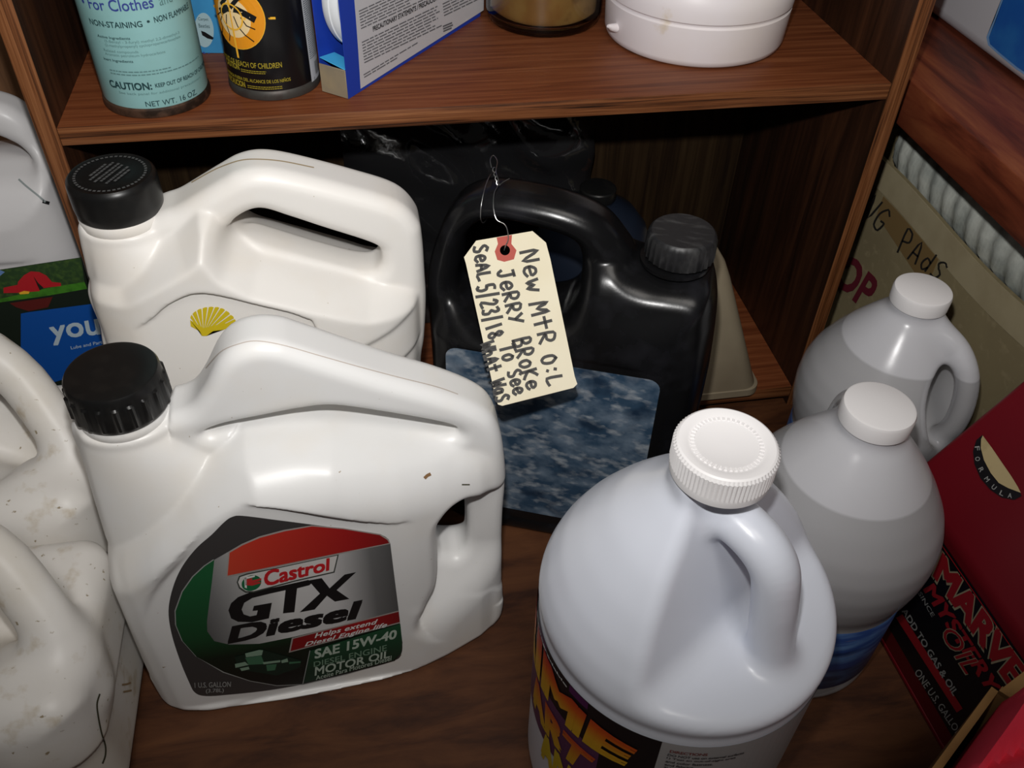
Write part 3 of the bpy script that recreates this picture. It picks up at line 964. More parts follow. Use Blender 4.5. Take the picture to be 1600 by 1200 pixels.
# white round dish
bc = (.4615, .1055)
dish = empty('plastic_dish', (bc[0], bc[1], SZ), label='white round plastic tub with a grooved side and beige inside on the shelf', cat='tub')
M_dish = mat('dish_white', (.74, .69, .70), .42, .4, noise=[(9, (.70, .63, .58), .5, .75), (30, (.60, .50, .36), .68, .78)])
link('wall', lathe('dish_wall', [(.050, .001), (.0655, 0), (.0690, .002), (.0705, .006), (.0718, .030), (.0705, .0315), (.0705, .0325), (.0722, .034), (.0728, .042), (.0715, .050), (.068, .0555), (.062, .0570), (.0575, .0552), (.056, .050), (.055, .040), (.001, .039)], 96, 40), M_dish, dish)
link('filling', lathe('filling', [(.054, .0385), (.0552, .0425), (.03, .0440), (.001, .0435)], 64, 60), mat('beige_filling', (.50, .40, .30), .7, .3, noise=(50, (.70, .66, .55), .55, .62), bump=(70, .4)), dish)
_sp = tube('spout', [(-.0690, -.018, .014), (-.0735, -.020, .0155), (-.0765, -.0215, .017)], [.0035, .0026, .0012], 12)
link('nub', _sp, M_dish, dish)

# ================================================================== bottles and bag inside the lower bay
# crumpled black plastic bag
def bag_mesh():
    rnd = np.random.RandomState(3)
    nu, nv = 60, 34
    ph = rnd.rand(14) * 6.28; fu = rnd.uniform(3, 26, 14); fv = rnd.uniform(2, 16, 14)
    v, f = [], []
    for s in (-1, 1):
        for j in range(nv + 1):
            t = j / nv
            for i in range(nu + 1):
                q = i / nu
                x = .175 + .235 * q
                edge = min(1, 4 * q) * min(1, 4 * (1 - q))
                wth = .030 * (1 - t ** 1.6) * edge ** .5 + .0012
                n = sum(math.sin(fu[k] * q + fv[k] * t * 2 + ph[k]) for k in range(14)) / 14
                n2 = abs(math.sin(9 * q + 5 * t + 2 * math.sin(4 * t + 3 * q)))
                y = .176 + s * wth + (n * .014 + (n2 - .5) * .007) * min(1, t * 3) * (1 if s < 0 else .7)
                z = .0245 + (.222 + .008 * math.sin(6 * q) - .004 * math.sin(19 * q)) * t
                v.append((x, min(y, .212), z))
    o = (nu + 1) * (nv + 1)
    for s in (0, 1):
        for j in range(nv):
            for i in range(nu):
                a = s * o + j * (nu + 1) + i
                q = (a, a + 1, a + nu + 2, a + nu + 1)
                f.append(q if s == 0 else q[::-1])
    me = pyd('bag', v, f, 50)
    return me
tag(link('plastic_bag', bag_mesh(), mat('black_film', (.012, .012, .013), .12, .5, coat=.8, bump=(38, 1.0))), 'crumpled shiny black plastic bag at the back of the lower bay', 'bag')

# dark blue bottle behind the black jug
db = empty('dark_bottle', (.385, .066, .0242), label='dark blue bottle shoulder behind the handle of the black oil jug', cat='bottle')
link('body', lathe('dark_body', [(.046, 0), (.052, .003), (.053, .01), (.053, .120), (.051, .140), (.045, .158), (.034, .172), (.020, .180), (.014, .182), (.0135, .188)], 56, 40), mat('navy_plastic', (.008, .012, .022), .35, .5), db)
link('cap', lathe('dark_cap', [(.0150, .185), (.0155, .186), (.0155, .194), (.0145, .195), (.001, .195)], 40, 35), M_black, db)

# cream tapered container at the right end of the bay
def tapered(name, lo, hi, z0, z1, r, n=8):
    """rounded rectangular frustum: lo, hi = (x0, y0, x1, y1)"""
    v, f = [], []
    rings = [(0, .93), (.012, .985), (.03, 1.0)] + [(t, 1.0) for t in (.3, .6, .85)] + [(.95, .96), (.99, .86), (1.0, .7)]
    for t, sc in rings:
        b = [lo[i] * (1 - t) + hi[i] * t for i in range(4)]
        cx, cy, hx, hy = (b[0] + b[2]) / 2, (b[1] + b[3]) / 2, (b[2] - b[0]) / 2 * sc, (b[3] - b[1]) / 2 * sc
        rr = min(r, hx * .9, hy * .9)
        for k in range(4):
            for j in range(n):
                a = math.pi / 2 * (k + j / (n - 1))
                sx_, sy_ = (1, 1, -1, -1)[(k) % 4], (1, 1, -1, -1)[(k + 1) % 4] * -1
                sx_ = [1, -1, -1, 1][k]; sy_ = [1, 1, -1, -1][k]
                v.append((cx + sx_ * (hx - rr) + rr * math.cos(a), cy + sy_ * (hy - rr) + rr * math.sin(a), z0 + (z1 - z0) * t))
    m = 4 * n
    for i in range(len(rings) - 1):
        for j in range(m):
            k = (j + 1) % m
            f.append((i * m + j, i * m + k, (i + 1) * m + k, (i + 1) * m + j))
    f.append(tuple(range(m))[::-1]); f.append(tuple(range((len(rings) - 1) * m, len(rings) * m)))
    return pyd(name, v, f, 45)
cr = empty('cream_jug', (.495, .052, .0242), label='cream frosted plastic container tapering upward at the right end of the lower bay', cat='container')
link('body', tapered('cream_body', (-.050, -.058, .050, .042), (-.050, -.045, -.006, .036), 0, .150, .014), mat('frosted_cream', (.27, .225, .155), .45, .4, noise=(12, (.21, .17, .115), .4, .7)), cr)
link('base_ring', tapered('cream_base', (-.0505, -.0585, .0505, .0425), (-.0505, -.0585, .0497, .0425), 0, .009, .014), MATS['frosted_cream'], cr)

# ================================================================== paper tag on a wire
_pc = [(742, 377, .582), (835, 360, .582), (902, 605, .574), (778, 635, .574)]
_w = [CAM + ray(x, y) / FPX * d for x, y, d in _pc]
_n = nrm(np.cross(_w[1] - _w[0], _w[3] - _w[0]))
if _n.dot(CAM - _w[0]) < 0: _n = -_n
TAGP = Plane(_w[0], _n)
tg = empty('paper_tag', tuple(TAGP.hit(820, 500)), label='cream paper tag with handwritten note wired to the black jug', cat='tag')
def solid(px, surf, th, m, parent, name, holes=None):
    """flat outline with real thickness, optional round hole given as pixel ring"""
    A = [surf.hit(p[0], p[1], th) for p in px]; B = [surf.hit(p[0], p[1], th) - surf.n * th for p in px]
    bm = bmesh.new()
    def ring(P): return [bm.verts.new(p) for p in local(parent, P)]
    a, b = ring(A), ring(B)
    n = len(px)
    for i in range(n): bm.faces.new((a[i], a[(i + 1) % n], b[(i + 1) % n], b[i]))
    if holes:
        ha, hb = ring([surf.hit(p[0], p[1], th) for p in holes]), ring([surf.hit(p[0], p[1], th) - surf.n * th for p in holes])
        k = len(holes)
        for i in range(k): bm.faces.new((hb[i], hb[(i + 1) % k], ha[(i + 1) % k], ha[i]))
        for o, h in ((a, ha), (b, hb)):
            ed = [bm.edges.get((o[i], o[(i + 1) % n])) for i in range(n)] + [bm.edges.get((h[i], h[(i + 1) % k])) for i in range(k)]
            bmesh.ops.triangle_fill(bm, edges=ed, use_beauty=True)
    else:
        bm.faces.new(a); bm.faces.new(b[::-1])
        bmesh.ops.triangulate(bm, faces=[q for q in bm.faces if len(q.verts) > 4])
    return link(name, bm_mesh(name, bm), m, parent)
_hole = [(789 + 8 * math.cos(a), 391 + 8 * math.sin(a)) for a in np.linspace(0, 2 * math.pi, 20, endpoint=False)]
_out = [(744, 376), (832, 361), (853, 379), (860, 405), (898, 588), (902, 600), (896, 606), (785, 634), (778, 632), (774, 620), (728, 412), (725, 402)]
solid(_out, TAGP, .0004, mat('manila_paper', (.74, .68, .52), .8, .2, noise=(30, (.71, .64, .47), .4, .7)), tg, 'paper', _hole)
solid([(776, 371), (800, 367), (799, 381), (807, 391), (803, 405), (788, 409), (777, 406), (773, 393), (778, 381)], Plane(TAGP.p + TAGP.n * .0004, TAGP.n), .0002,
      mat('red_patch', (.42, .09, .07), .7, .2), tg, 'reinforcement_patch', _hole)
# wire: twisted around the handle, then down through the eyelet
M_wire = mat('steel_wire', (.45, .45, .45), .3, .5, metal=1.0)
_pl = lambda x, y, d: CAM + ray(x, y) / FPX * d
_hd = [(768, 262, .598), (766, 250, .600), (771, 243, .604), (777, 252, .598), (775, 268, .584), (779, 283, .580), (777, 292, .578), (772, 303, .576), (771, 325, .574), (776, 343, .574), (788, 350, .574), (793, 360, .575), (794, 374, .577), (790, 384, .579), (788, 391, .583)]
wr = tag(link('tag_wire', tube('wire', catmull([_pl(*p) for p in _hd], 5, False), .00035, 6), M_wire), 'thin twisted steel wire tying the paper tag to the black jug handle', 'wire')
_hx = []
for i in range(60):
    t = i / 59; a = t * 26
    p = _pl(771 + 8 * t, 262 + 28 * t, .588 - .008 * t)
    _hx.append(p + np.array((math.cos(a), 0, math.sin(a))) * .0009)
link('twist', tube('twist', _hx, .0003, 5), M_wire, wr)
_lp = []
for i in range(30):
    a = 2 * math.pi * i / 29
    hc = BP0 + bd * -.034 + bn * BD + np.array((0, 0, .2915))
    _lp.append(hc + bn * .0215 * math.cos(a) + np.array((0, 0, 1)) * .0145 * math.sin(a))
link('handle_loop', tube('handle_loop', _lp, .00035, 6), M_wire, wr)
link('loose_end', tube('loose_end', [_pl(779, 290, .580), _pl(787, 284, .576), _pl(796, 279, .572)], .00025, 5), M_wire, wr)

# ================================================================== right-hand side
# reddish plank shelf that runs back along the right wall
pk = empty('plank_shelf', (.80, 0, 0), label='thick reddish wooden plank shelf at the upper right', cat='shelf')
link('board', rbox('plank', (.615 - .80, -.60, .281), (1.05 - .80, .255, .317), .0015), M_redwood, pk)
link('support_post', rbox('post', (.98 - .80, .16, 0), (1.02 - .80, .20, .281), .001), M_redwood, pk)
link('support_post', rbox('post', (.98 - .80, -.55, 0), (1.02 - .80, -.51, .281), .001), M_redwood, pk)
# white tub with blue label standing on the plank
tb = empty('white_tub', (.79, .03, .317), label='big white plastic tub with a blue label on the plank shelf', cat='tub')
link('body', rbox('tub_body', (-.094, -.17, 0), (.094, .165, .20), .012, 4), mat('tub_white', (.60, .59, .62), .4, .4), tb)
link('lid', rbox('tub_lid', (-.100, -.176, .2005), (.100, .171, .216), .004, 3), MATS['tub_white'], tb)

# carton of moving pads
M_kraft = mat('kraft_card', (.33, .27, .15), .8, .2, noise=[(10, (.26, .21, .12), .4, .7), (120, (.38, .31, .18), .55, .7)])
cx0, cx1, cy0, cy1 = .664, .900, -.190, .135
pb = empty('pad_carton', ((cx0 + cx1) / 2, (cy0 + cy1) / 2, 0), label='tan cardboard carton with handwriting, stuffed with white pads under the plank', cat='carton')
def wall_strip(name, p0, p1, th, zf, m, parent, z0=0.0, n=24, out=0.0):
    p0, p1 = np.array(p0), np.array(p1); d = nrm(p1 - p0); nn = np.array((-d[1], d[0]))
    v, f = [], []
    for i in range(n + 1):
        t = i / n; p = p0 + (p1 - p0) * t
        zt = zf(t); zb = z0(t) if callable(z0) else z0
        for (o, z) in ((0, zb), (0, zt), (th, zt), (th, zb)):
            q = p + nn * (o + out); v.append((q[0], q[1], z))
    for i in range(n):
        a = 4 * i
        for k in range(4):
            f.append((a + k, a + (k + 1) % 4, a + 4 + (k + 1) % 4, a + 4 + k))
    f.append((0, 3, 2, 1)); e = 4 * n; f.append((e, e + 1, e + 2, e + 3))
    return link(name, pyd(name, local(parent, v), f, 30), m, parent)
zr = lambda t: .2050 + .003 * math.sin(7 * t) + .010 * t * t
wall_strip('side_wall', (cx0, cy1), (cx0, cy0), .004, zr, M_kraft, pb)
wall_strip('rear_wall', (cx1, cy0), (cx1, cy1), .004, lambda t: .222, M_kraft, pb)
wall_strip('end_wall', (cx0 + .004, cy0), (cx1, cy0), .004, lambda t: .220, M_kraft, pb)
wall_strip('end_wall', (cx1, cy1), (cx0 + .004, cy1), .004, lambda t: .220, M_kraft, pb)
wall_strip('rim_band', (cx0 - .0012, cy1 + .0005), (cx0 - .0012, cy0 - .0005), .0011, lambda t: zr(t) + .0005, mat('pale_band', (.47, .40, .25), .75, .25, noise=(30, (.40, .33, .20), .4, .7)), pb, lambda t: zr(t) - .026)
wall_strip('tape', (cx0 - .0006, .080), (cx0 - .0006, -.02), .0005, lambda t: zr(t * .3 + .15) - .028, mat('brown_tape', (.26, .17, .07), .4, .4), pb, lambda t: .160 - .012 * t)
# quilted pads
def pad_mesh(L, wd, h, seed):
    rnd = np.random.RandomState(seed)
    n, m = 90, 14
    v, f = [], []
    p = rnd.rand(6) * 6.28
    for i in range(n + 1):
        t = i / n
        e = (1 - (2 * t - 1) ** 8) ** .5 if 0 < t < 1 else .05
        for j in range(m):
            a = 2 * math.pi * j / m
            ca, sa = math.cos(a), math.sin(a)
            rib = 1 + .05 * math.sin(t * 95 + 2.2 * math.sin(a + p[0])) + .05 * math.sin(9 * t + p[1])
            x = wd / 2 * math.copysign(abs(ca) ** .7, ca) * e * rib
            z = h / 2 * math.copysign(abs(sa) ** .8, sa) * e * rib
            v.append((x, -L / 2 + L * t, z + .004 * math.sin(5 * t + p[2])))
    for i in range(n):
        for j in range(m):
            k = (j + 1) % m
            f.append((i * m + j, i * m + k, (i + 1) * m + k, (i + 1) * m + j))
    f.append(tuple(range(m))); f.append(tuple(range(n * m, n * m + m))[::-1])
    return pyd('pad', v, f, 60)
M_pad = mat('pale_quilt', (.62, .64, .58), .85, .2, noise=[(40, (.34, .37, .34), .4, .7)], bump=(180, .5))
for i, (x, z, L, w_, h_, rz, lb) in enumerate([(.700, .220, .305, .060, .060, -1.0, 'ribbed pale moving pad showing over the carton rim'),
                                            (.758, .214, .305, .050, .040, 0, 'folded pale pad behind the front pad in the carton'),
                                            (.814, .205, .305, .050, .040, .5, 'third pale pad from the rim in the tan carton')]):
    o = tag(link('moving_pad', pad_mesh(L, w_, h_, i + 1), M_pad), lb, 'pad', 'pads in the carton')
    o.location = (x, -.028, z)
    o.rotation_euler = (0, 0, math.radians(rz))
for i in range(3):
    o = tag(link('moving_pad', pad_mesh(.305, .05, .15, i + 8), M_pad), ['pale pad low in the carton against its lettered side', 'pale pad low in the middle of the tan carton', 'pale pad low at the back of the tan carton'][i], 'pad', 'pads in the carton')
    o.location = (.696 + .058 * i, -.028, .090)

# ------------------------------------------------------------------ red oil can with black label
_md = nrm((.035, -.9994, 0)); _mi = nrm((.9994, .035, 0)); _up = np.array((0, 0, 1.0))
MF = np.array((.5505, -.2604, 0)) - _md * .0490       # far lower corner of the label face
ML, MDP, MCZ, LEAN = .150, .125, .140, math.radians(32)
oc = empty('oil_can', tuple(MF), math.atan2(_md[1], _md[0]), 'dark red oil can with a black label in red lettering at the right edge', 'oil can')
M_red = mat('red_can', (.155, .004, .010), .42, .4, noise=(6, (.12, .003, .008), .4, .7))
def can_mesh():
    yt = .085 * math.tan(LEAN)
    pr = [(0, 0), (0, MCZ), (yt, MCZ + .085), (MDP - yt, MCZ + .085), (MDP, MCZ), (MDP, 0)]
    bm = bmesh.new()
    a = [bm.verts.new((0, y, z)) for y, z in pr]; b = [bm.verts.new((ML, y, z)) for y, z in pr]
    n = len(pr)
    for i in range(n): bm.faces.new((a[i], a[(i + 1) % n], b[(i + 1) % n], b[i]))
    bm.faces.new(a[::-1]); bm.faces.new(b)
    bmesh.ops.bevel(bm, geom=list(bm.edges), offset=.0045, segments=4, affect='EDGES', profile=.5)
    return bm_mesh('can_body', bm, 50)
link('body', can_mesh(), M_red, oc)
link('base_seam', rbox('seam', (-.0008, -.0008, 0), (ML + .0008, MDP + .0008, .004), .0012, 2), M_red, oc)
link('spout_cap', lathe('can_spout', [(.016, 0), (.0165, .001), (.0165, .016), (.015, .018), (.001, .018)], 40, 35), M_black, oc).location = (ML * .72, MDP / 2, MCZ + .085)
MFACE = Plane(MF, -_mi)
MSHO = Plane(MF + _up * MCZ, -_mi * math.cos(LEAN) + _up * math.sin(LEAN))

# ------------------------------------------------------------------ open carton with red cloth, bottom right corner
KP = np.array((.521, -.3720, 0)); k1 = nrm((-.837, -.548, 0)); k2 = np.array((.548, -.837, 0)); k2 = nrm(k2)
kc = empty('open_carton', tuple(KP + (k1 + k2) * .10), label='brown cardboard carton holding red cloth in the bottom right corner', cat='carton')
M_kraft2 = mat('brown_card', (.26, .15, .055), .8, .2, noise=(40, (.20, .11, .04), .4, .7))
KH, KS = .140, .20
def kwall(name, a, b, th=.004, zt=KH):
    a, b = np.array(a), np.array(b)
    wall_strip(name, a[:2], b[:2], th, lambda t: zt + .0012 * math.sin(23 * t), M_kraft2, kc, 0.0, 30)
kwall('wall', KP + k1 * KS, KP)
kwall('wall', KP, KP + k2 * KS)
kwall('wall', KP + k2 * KS, KP + (k1 + k2) * KS)
kwall('wall', KP + (k1 + k2) * KS, KP + k1 * KS)
fm = [KP + _up * KH, KP + k2 * .10 + _up * KH, KP + k2 * .10 + np.array((.03, .018, .030)) + _up * KH, KP + np.array((.018, .006, .010)) + _up * KH]
fv = [p for p in fm] + [p - _up * .003 for p in fm]
link('flap', pyd('flap', local(kc, fv), [(0, 1, 2, 3), (7, 6, 5, 4), (0, 4, 5, 1), (1, 5, 6, 2), (2, 6, 7, 3), (3, 7, 4, 0)]), M_kraft2, kc)
def cloth_mesh():
    n = 60
    v, f = [], []
    c = KP + (k1 + k2) * KS / 2
    for sgn in (1, 0):
        for i in range(n + 1):
            for j in range(n + 1):
                a, b = i / n, j / n
                e = min(1, 30 * a) * min(1, 30 * (1 - a)) * min(1, 30 * b) * min(1, 30 * (1 - b))
                p = KP + k1 * (.0044 + (KS - .0088) * a) + k2 * (.0044 + (KS - .0088) * b)
                fold = abs(math.sin(6 * a + 9 * b + 1.6 * math.sin(7 * b))) * .016 + abs(math.sin(11 * a - 5 * b + 2 * math.sin(5 * a + 1))) * .010
                z = .1385 + (.026 + fold) * e ** .5 if sgn else .010
                v.append((p[0], p[1], z))
    o = (n + 1) ** 2
    for i in range(n):
        for j in range(n):
            q = i * (n + 1) + j
            f.append((q, q + n + 1, q + n + 2, q + 1))
            f.append((o + q, o + q + 1, o + q + n + 2, o + q + n + 1))
    per = [(i, 0) for i in range(n)] + [(n, j) for j in range(n)] + [(n - i, n) for i in range(n)] + [(0, n - j) for j in range(n)]
    ix = [i * (n + 1) + j for i, j in per]
    for k in range(len(ix)):
        a, b = ix[k], ix[(k + 1) % len(ix)]
        f.append((a, b, o + b, o + a))
    return pyd('cloth', v, f, 50)
tag(link('red_cloth', cloth_mesh(), mat('red_fabric', (.80, .045, .085), .75, .3, noise=(30, (.70, .035, .07), .4, .7), bump=(500, .2))), 'bright red crumpled cloth filling the brown carton', 'cloth')

# ================================================================== white jug with farm picture label, left of the bookcase
YJ = np.array((-.112, .098, 0))
def farm_shape(U, V):
    out = catmull([(-.080, .006), (-.06, 0), (0, 0), (.06, 0), (.078, .006), (.082, .03), (.082, .12), (.082, .195), (.080, .225), (.076, .250), (.070, .278), (.064, .296), (.050, .308), (.02, .315), (-.03, .318), (-.05, .312), (-.06, .30), (-.070, .27), (-.080, .225), (-.082, .195), (-.082, .10), (-.082, .03)], 5)
    hole = catmull([(-.02, .272), (-.015, .290), (.015, .292), (.040, .284), (.058, .270), (.060, .262), (.045, .262), (.01, .266)], 5)
    sd = np.maximum(sd_poly(out, U, V), -sd_poly(hole, U, V))
    plan = .052 * np.clip(1 - np.abs(U / .083) ** 5, .05, 1) ** .5
    body = np.where(V < .206, plan, np.minimum(plan, .0545 * np.sqrt(np.clip(1 - ((V - .206) / .068) ** 2, 0, 1)) - np.clip(V - .274, 0, 1) * 3))
    han = np.full(U.shape, .017)
    body = blur(body, 2)
    rad = lambda T: np.clip(np.minimum(.011, T * .7), .0006, 1)
    lab = [(-.09, .03), (-.09, .199), (.09, .199), (.09, .03)]
    return sd, [(body, np.full(U.shape, .011)), (han, rad(han))], [(sd_poly(lab, U, V), np.full(U.shape, .0500), .0012)], .010
me_fj = moulded('farm_body', -.085, .085, .322, .055, .0019, farm_shape)
fj = empty('fluid_jug', tuple(YJ), math.radians(0), 'greyish white jug with a red barn picture label, left of the bookcase', 'jug')
link('body', me_fj, mat('grey_white_plastic', (.60, .59, .60), .36, .42, noise=(9, (.55, .54, .54), .4, .7)), fj)
link('cap', lathe('farm_cap', [(.018, 0), (.0185, .001), (.0185, .016), (.017, .018), (.001, .018)], 40, 35), M_capw, fj).location = (-.052, 0, .309)

# ================================================================== print on the front oil jug
K_ink = mat('black_ink', (.008, .008, .009), .4, .4)
W_ink = mat('white_ink', (.72, .72, .70), .45, .3)
G_ink = mat('grey_ink', (.30, .30, .29), .5, .3)
R_ink = mat('red_ink', (.50, .015, .02), .4, .4)
LP = Plane((.048, -.182 - .0548, 0), (.05, -1, .004))
def Zc(*p): return [(240 + x / 3.63636, 790 + y / 3.63636) for x, y in p]
def curve(*p, k=5, closed=True): return [tuple(q) for q in catmull(Zc(*p), k, closed)]
lab = poly(curve((400, 95), (445, 65), (505, 58), (700, 82), (900, 108), (1150, 142), (1290, 165), (1338, 200), (1350, 260), (1372, 440), (1395, 640), (1412, 770), (1408, 840), (1370, 880),
                 (1200, 930), (1000, 978), (850, 1015), (650, 1050), (450, 1072), (300, 1082), (235, 1062), (200, 1000), (150, 880), (105, 740), (85, 620), (95, 520), (130, 410), (180, 320), (250, 235), (330, 165)),
           LP, mat('label_graphite', (.045, .042, .042), .35, .4), oil, .0003, 'front_label')
ax_r = tuple(nrm((.999, .05, 0)))
def lp(*a, **k): return poly(*a, **k)
green_o = [(345, 308), (290, 345), (225, 405), (165, 490), (125, 600), (128, 680), (165, 770), (245, 860), (400, 945), (550, 995), (700, 1021), (850, 1014), (1100, 955), (1370, 882), (1410, 830), (1414, 780), (1395, 640), (1100, 700), (700, 760)]
lp(Zc(*[(a - 6 if a < 500 else a, b + (4 if b > 900 else -3)) for a, b in green_o]), LP, mat('silver_line', (.30, .31, .30), .3, .5), lab, off=.00045, name='label_outline')
lz = lambda z: z
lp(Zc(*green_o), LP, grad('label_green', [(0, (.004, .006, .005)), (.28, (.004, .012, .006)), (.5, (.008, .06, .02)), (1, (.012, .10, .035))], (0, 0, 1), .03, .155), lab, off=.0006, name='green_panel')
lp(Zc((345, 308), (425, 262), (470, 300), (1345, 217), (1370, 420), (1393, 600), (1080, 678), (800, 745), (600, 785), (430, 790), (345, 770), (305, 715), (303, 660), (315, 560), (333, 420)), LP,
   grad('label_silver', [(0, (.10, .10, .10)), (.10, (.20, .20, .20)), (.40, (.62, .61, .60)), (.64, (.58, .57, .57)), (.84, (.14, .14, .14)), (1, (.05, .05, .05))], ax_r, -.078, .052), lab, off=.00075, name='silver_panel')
lp(Zc((425, 262), (500, 218), (600, 175), (740, 138), (900, 112), (1080, 128), (1290, 162), (1335, 190), (1346, 217), (1060, 275), (412, 408)), LP,
   mat('silver_edge', (.34, .30, .28), .3, .5), lab, off=.0009, name='red_panel_edge')
lp(Zc((432, 268), (505, 226), (605, 183), (745, 146), (900, 118), (1080, 134), (1285, 168), (1328, 195), (1338, 213), (1060, 268), (420, 398)), LP,
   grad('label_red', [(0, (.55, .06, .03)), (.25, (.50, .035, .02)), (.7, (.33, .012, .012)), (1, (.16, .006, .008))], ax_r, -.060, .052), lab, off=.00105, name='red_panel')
# logo box
lp(Zc((1052, 278), (1028, 380), (800, 432), (570, 494), (520, 494), (485, 470), (472, 435), (485, 400), (530, 385), (700, 352)), LP, mat('dark_line', (.05, .06, .05), .4), lab, off=.0012, name='logo_outline')
lp(Zc((1044, 284), (1022, 375), (800, 425), (570, 486), (525, 486), (492, 464), (480, 435), (492, 406), (535, 392), (700, 358)), LP, mat('logo_white', (.62, .60, .58), .4), lab, off=.00135, name='logo_box')
lp(Zc(*[(556 + 56 * math.cos(a), 440 + 44 * math.sin(a) - 8 * math.cos(a)) for a in np.linspace(0, 6.283, 30, endpoint=False)]), LP, mat('logo_green', (.01, .13, .05), .4), lab, off=.0015, name='logo_disc')
lp(Zc((520, 420), (560, 412), (560, 425), (612, 412), (612, 424), (560, 440), (600, 432), (612, 440), (560, 455), (520, 452)), LP, mat('logo_red', (.5, .03, .03), .4), lab, off=.00165, name='logo_mark')
lp(Zc((515, 408), (528, 404), (530, 470), (518, 466)), LP, W_ink, lab, off=.00165, name='logo_mark')
lp(Zc((515, 408), (575, 396), (575, 405), (515, 420)), LP, W_ink, lab, off=.00165, name='logo_mark')
text_quad('Castrol', Zc((622, 372), (1000, 296), (1008, 366), (632, 462)), LP, R_ink, lab, .0016, .030, .12, .98)
# G T X
for ch, q in (('G', ((440, 525), (680, 470), (690, 640), (430, 668))), ('T', ((560, 468), (900, 425), (800, 605), (690, 618))), ('X', ((880, 425), (1150, 380), (1115, 530), (830, 610)))):
    pass
lp(Zc((425, 595), (440, 555), (480, 520), (560, 488), (700, 462), (880, 422), (898, 440), (885, 452), (815, 470), (800, 605), (735, 612), (750, 480), (660, 500), (560, 525), (515, 552), (500, 590), (512, 618), (548, 630), (585, 622), (592, 595), (562, 598), (570, 570), (672, 552), (655, 640), (560, 662), (480, 660), (440, 640)), LP,
   K_ink, lab, off=.0010, name='lettering')
lp(Zc((880, 425), (955, 412), (1000, 470), (1085, 392), (1150, 378), (1040, 480), (1112, 530), (1030, 545), (985, 512), (915, 590), (830, 606), (945, 500)), LP, K_ink, lab, off=.0010, name='lettering')
text_quad('Diesel', Zc((425, 690), (1188, 535), (1168, 642), (420, 788)), LP, K_ink, lab, .0010, .045, .10, 1.0)
lp(Zc((785, 752), (1393, 596), (1401, 668), (768, 836)), LP, mat('band_line', (.35, .30, .28), .4), lab, off=.0009, name='red_band_edge')
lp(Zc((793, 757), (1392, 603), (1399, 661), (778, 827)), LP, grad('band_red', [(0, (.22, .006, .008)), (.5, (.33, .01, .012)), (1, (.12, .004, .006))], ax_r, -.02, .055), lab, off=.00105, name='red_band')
text_quad('Helps extend', Zc((915, 728), (1275, 645), (1268, 680), (915, 762)), LP, W_ink, lab, .0012, .02, .25, 1.05)
text_quad('Diesel Engine life', Zc((862, 778), (1330, 662), (1322, 698), (858, 808)), LP, W_ink, lab, .0012, .02, .25, 1.05)
lp(Zc((890, 825), (1402, 672), (1412, 770), (1405, 840), (1360, 880), (852, 1008)), LP, grad('green_block', [(0, (.006, .03, .015)), (1, (.01, .085, .035))], (0, 0, 1), .03, .075), lab, off=.00095, name='green_block')
PALE = mat('pale_green_ink', (.42, .50, .42), .45)
text_quad('SAE 15W-40', Zc((915, 818), (1385, 702), (1378, 755), (915, 872)), LP, PALE, lab, .0011, .03, .0, 1.0)
text_quad('DIESEL ENGINE', Zc((910, 888), (1325, 790), (1325, 825), (910, 918)), LP, mat('dim_green_ink', (.16, .26, .18), .5), lab, .0011, .01)
text_quad('MOTOR OIL', Zc((918, 918), (1345, 822), (1342, 862), (915, 968)), LP, PALE, lab, .0012, .02)
text_quad('Aceite Para Motores Diesel', Zc((922, 968), (1352, 852), (1350, 880), (922, 992)), LP, PALE, lab, .0011, .005)
strip([Zc((888, 825), (848, 1012))], 1.2, LP, MATS['silver_line'], lab, .0011, 'divider')
# truck picture
TG = [mat('truck_pale', (.22, .33, .24), .5), mat('truck_mid', (.05, .15, .08), .5), mat('truck_dark', (.006, .02, .012), .5)]
for c, p in ((2, ((460, 860), (620, 820), (840, 880), (830, 920), (700, 965), (480, 930))), (0, ((520, 840), (600, 820), (622, 822), (615, 850), (525, 862))), (0, ((462, 900), (520, 888), (540, 905), (465, 922))), (1, ((520, 865), (612, 852), (630, 900), (540, 905))),
             (0, ((620, 890), (720, 878), (720, 890), (625, 902))), (0, ((725, 880), (760, 868), (765, 888), (728, 895))), (1, ((770, 888), (835, 885), (835, 893), (770, 900))), (0, ((490, 925), (540, 915), (545, 930), (500, 940))), (1, ((640, 905), (700, 900), (690, 935), (645, 940)))):
    lp(Zc(*p), LP, TG[c], lab, off=.0008 + .0001 * (2 - c), name='truck_picture')
text_quad('1 U.S. GALLON', Zc((232, 1006), (440, 1000), (438, 1030), (234, 1036)), LP, G_ink, lab, .0006, .015)
text_quad('(3.78L)', Zc((297, 1042), (400, 1038), (398, 1066), (297, 1070)), LP, G_ink, lab, .0006, .015)
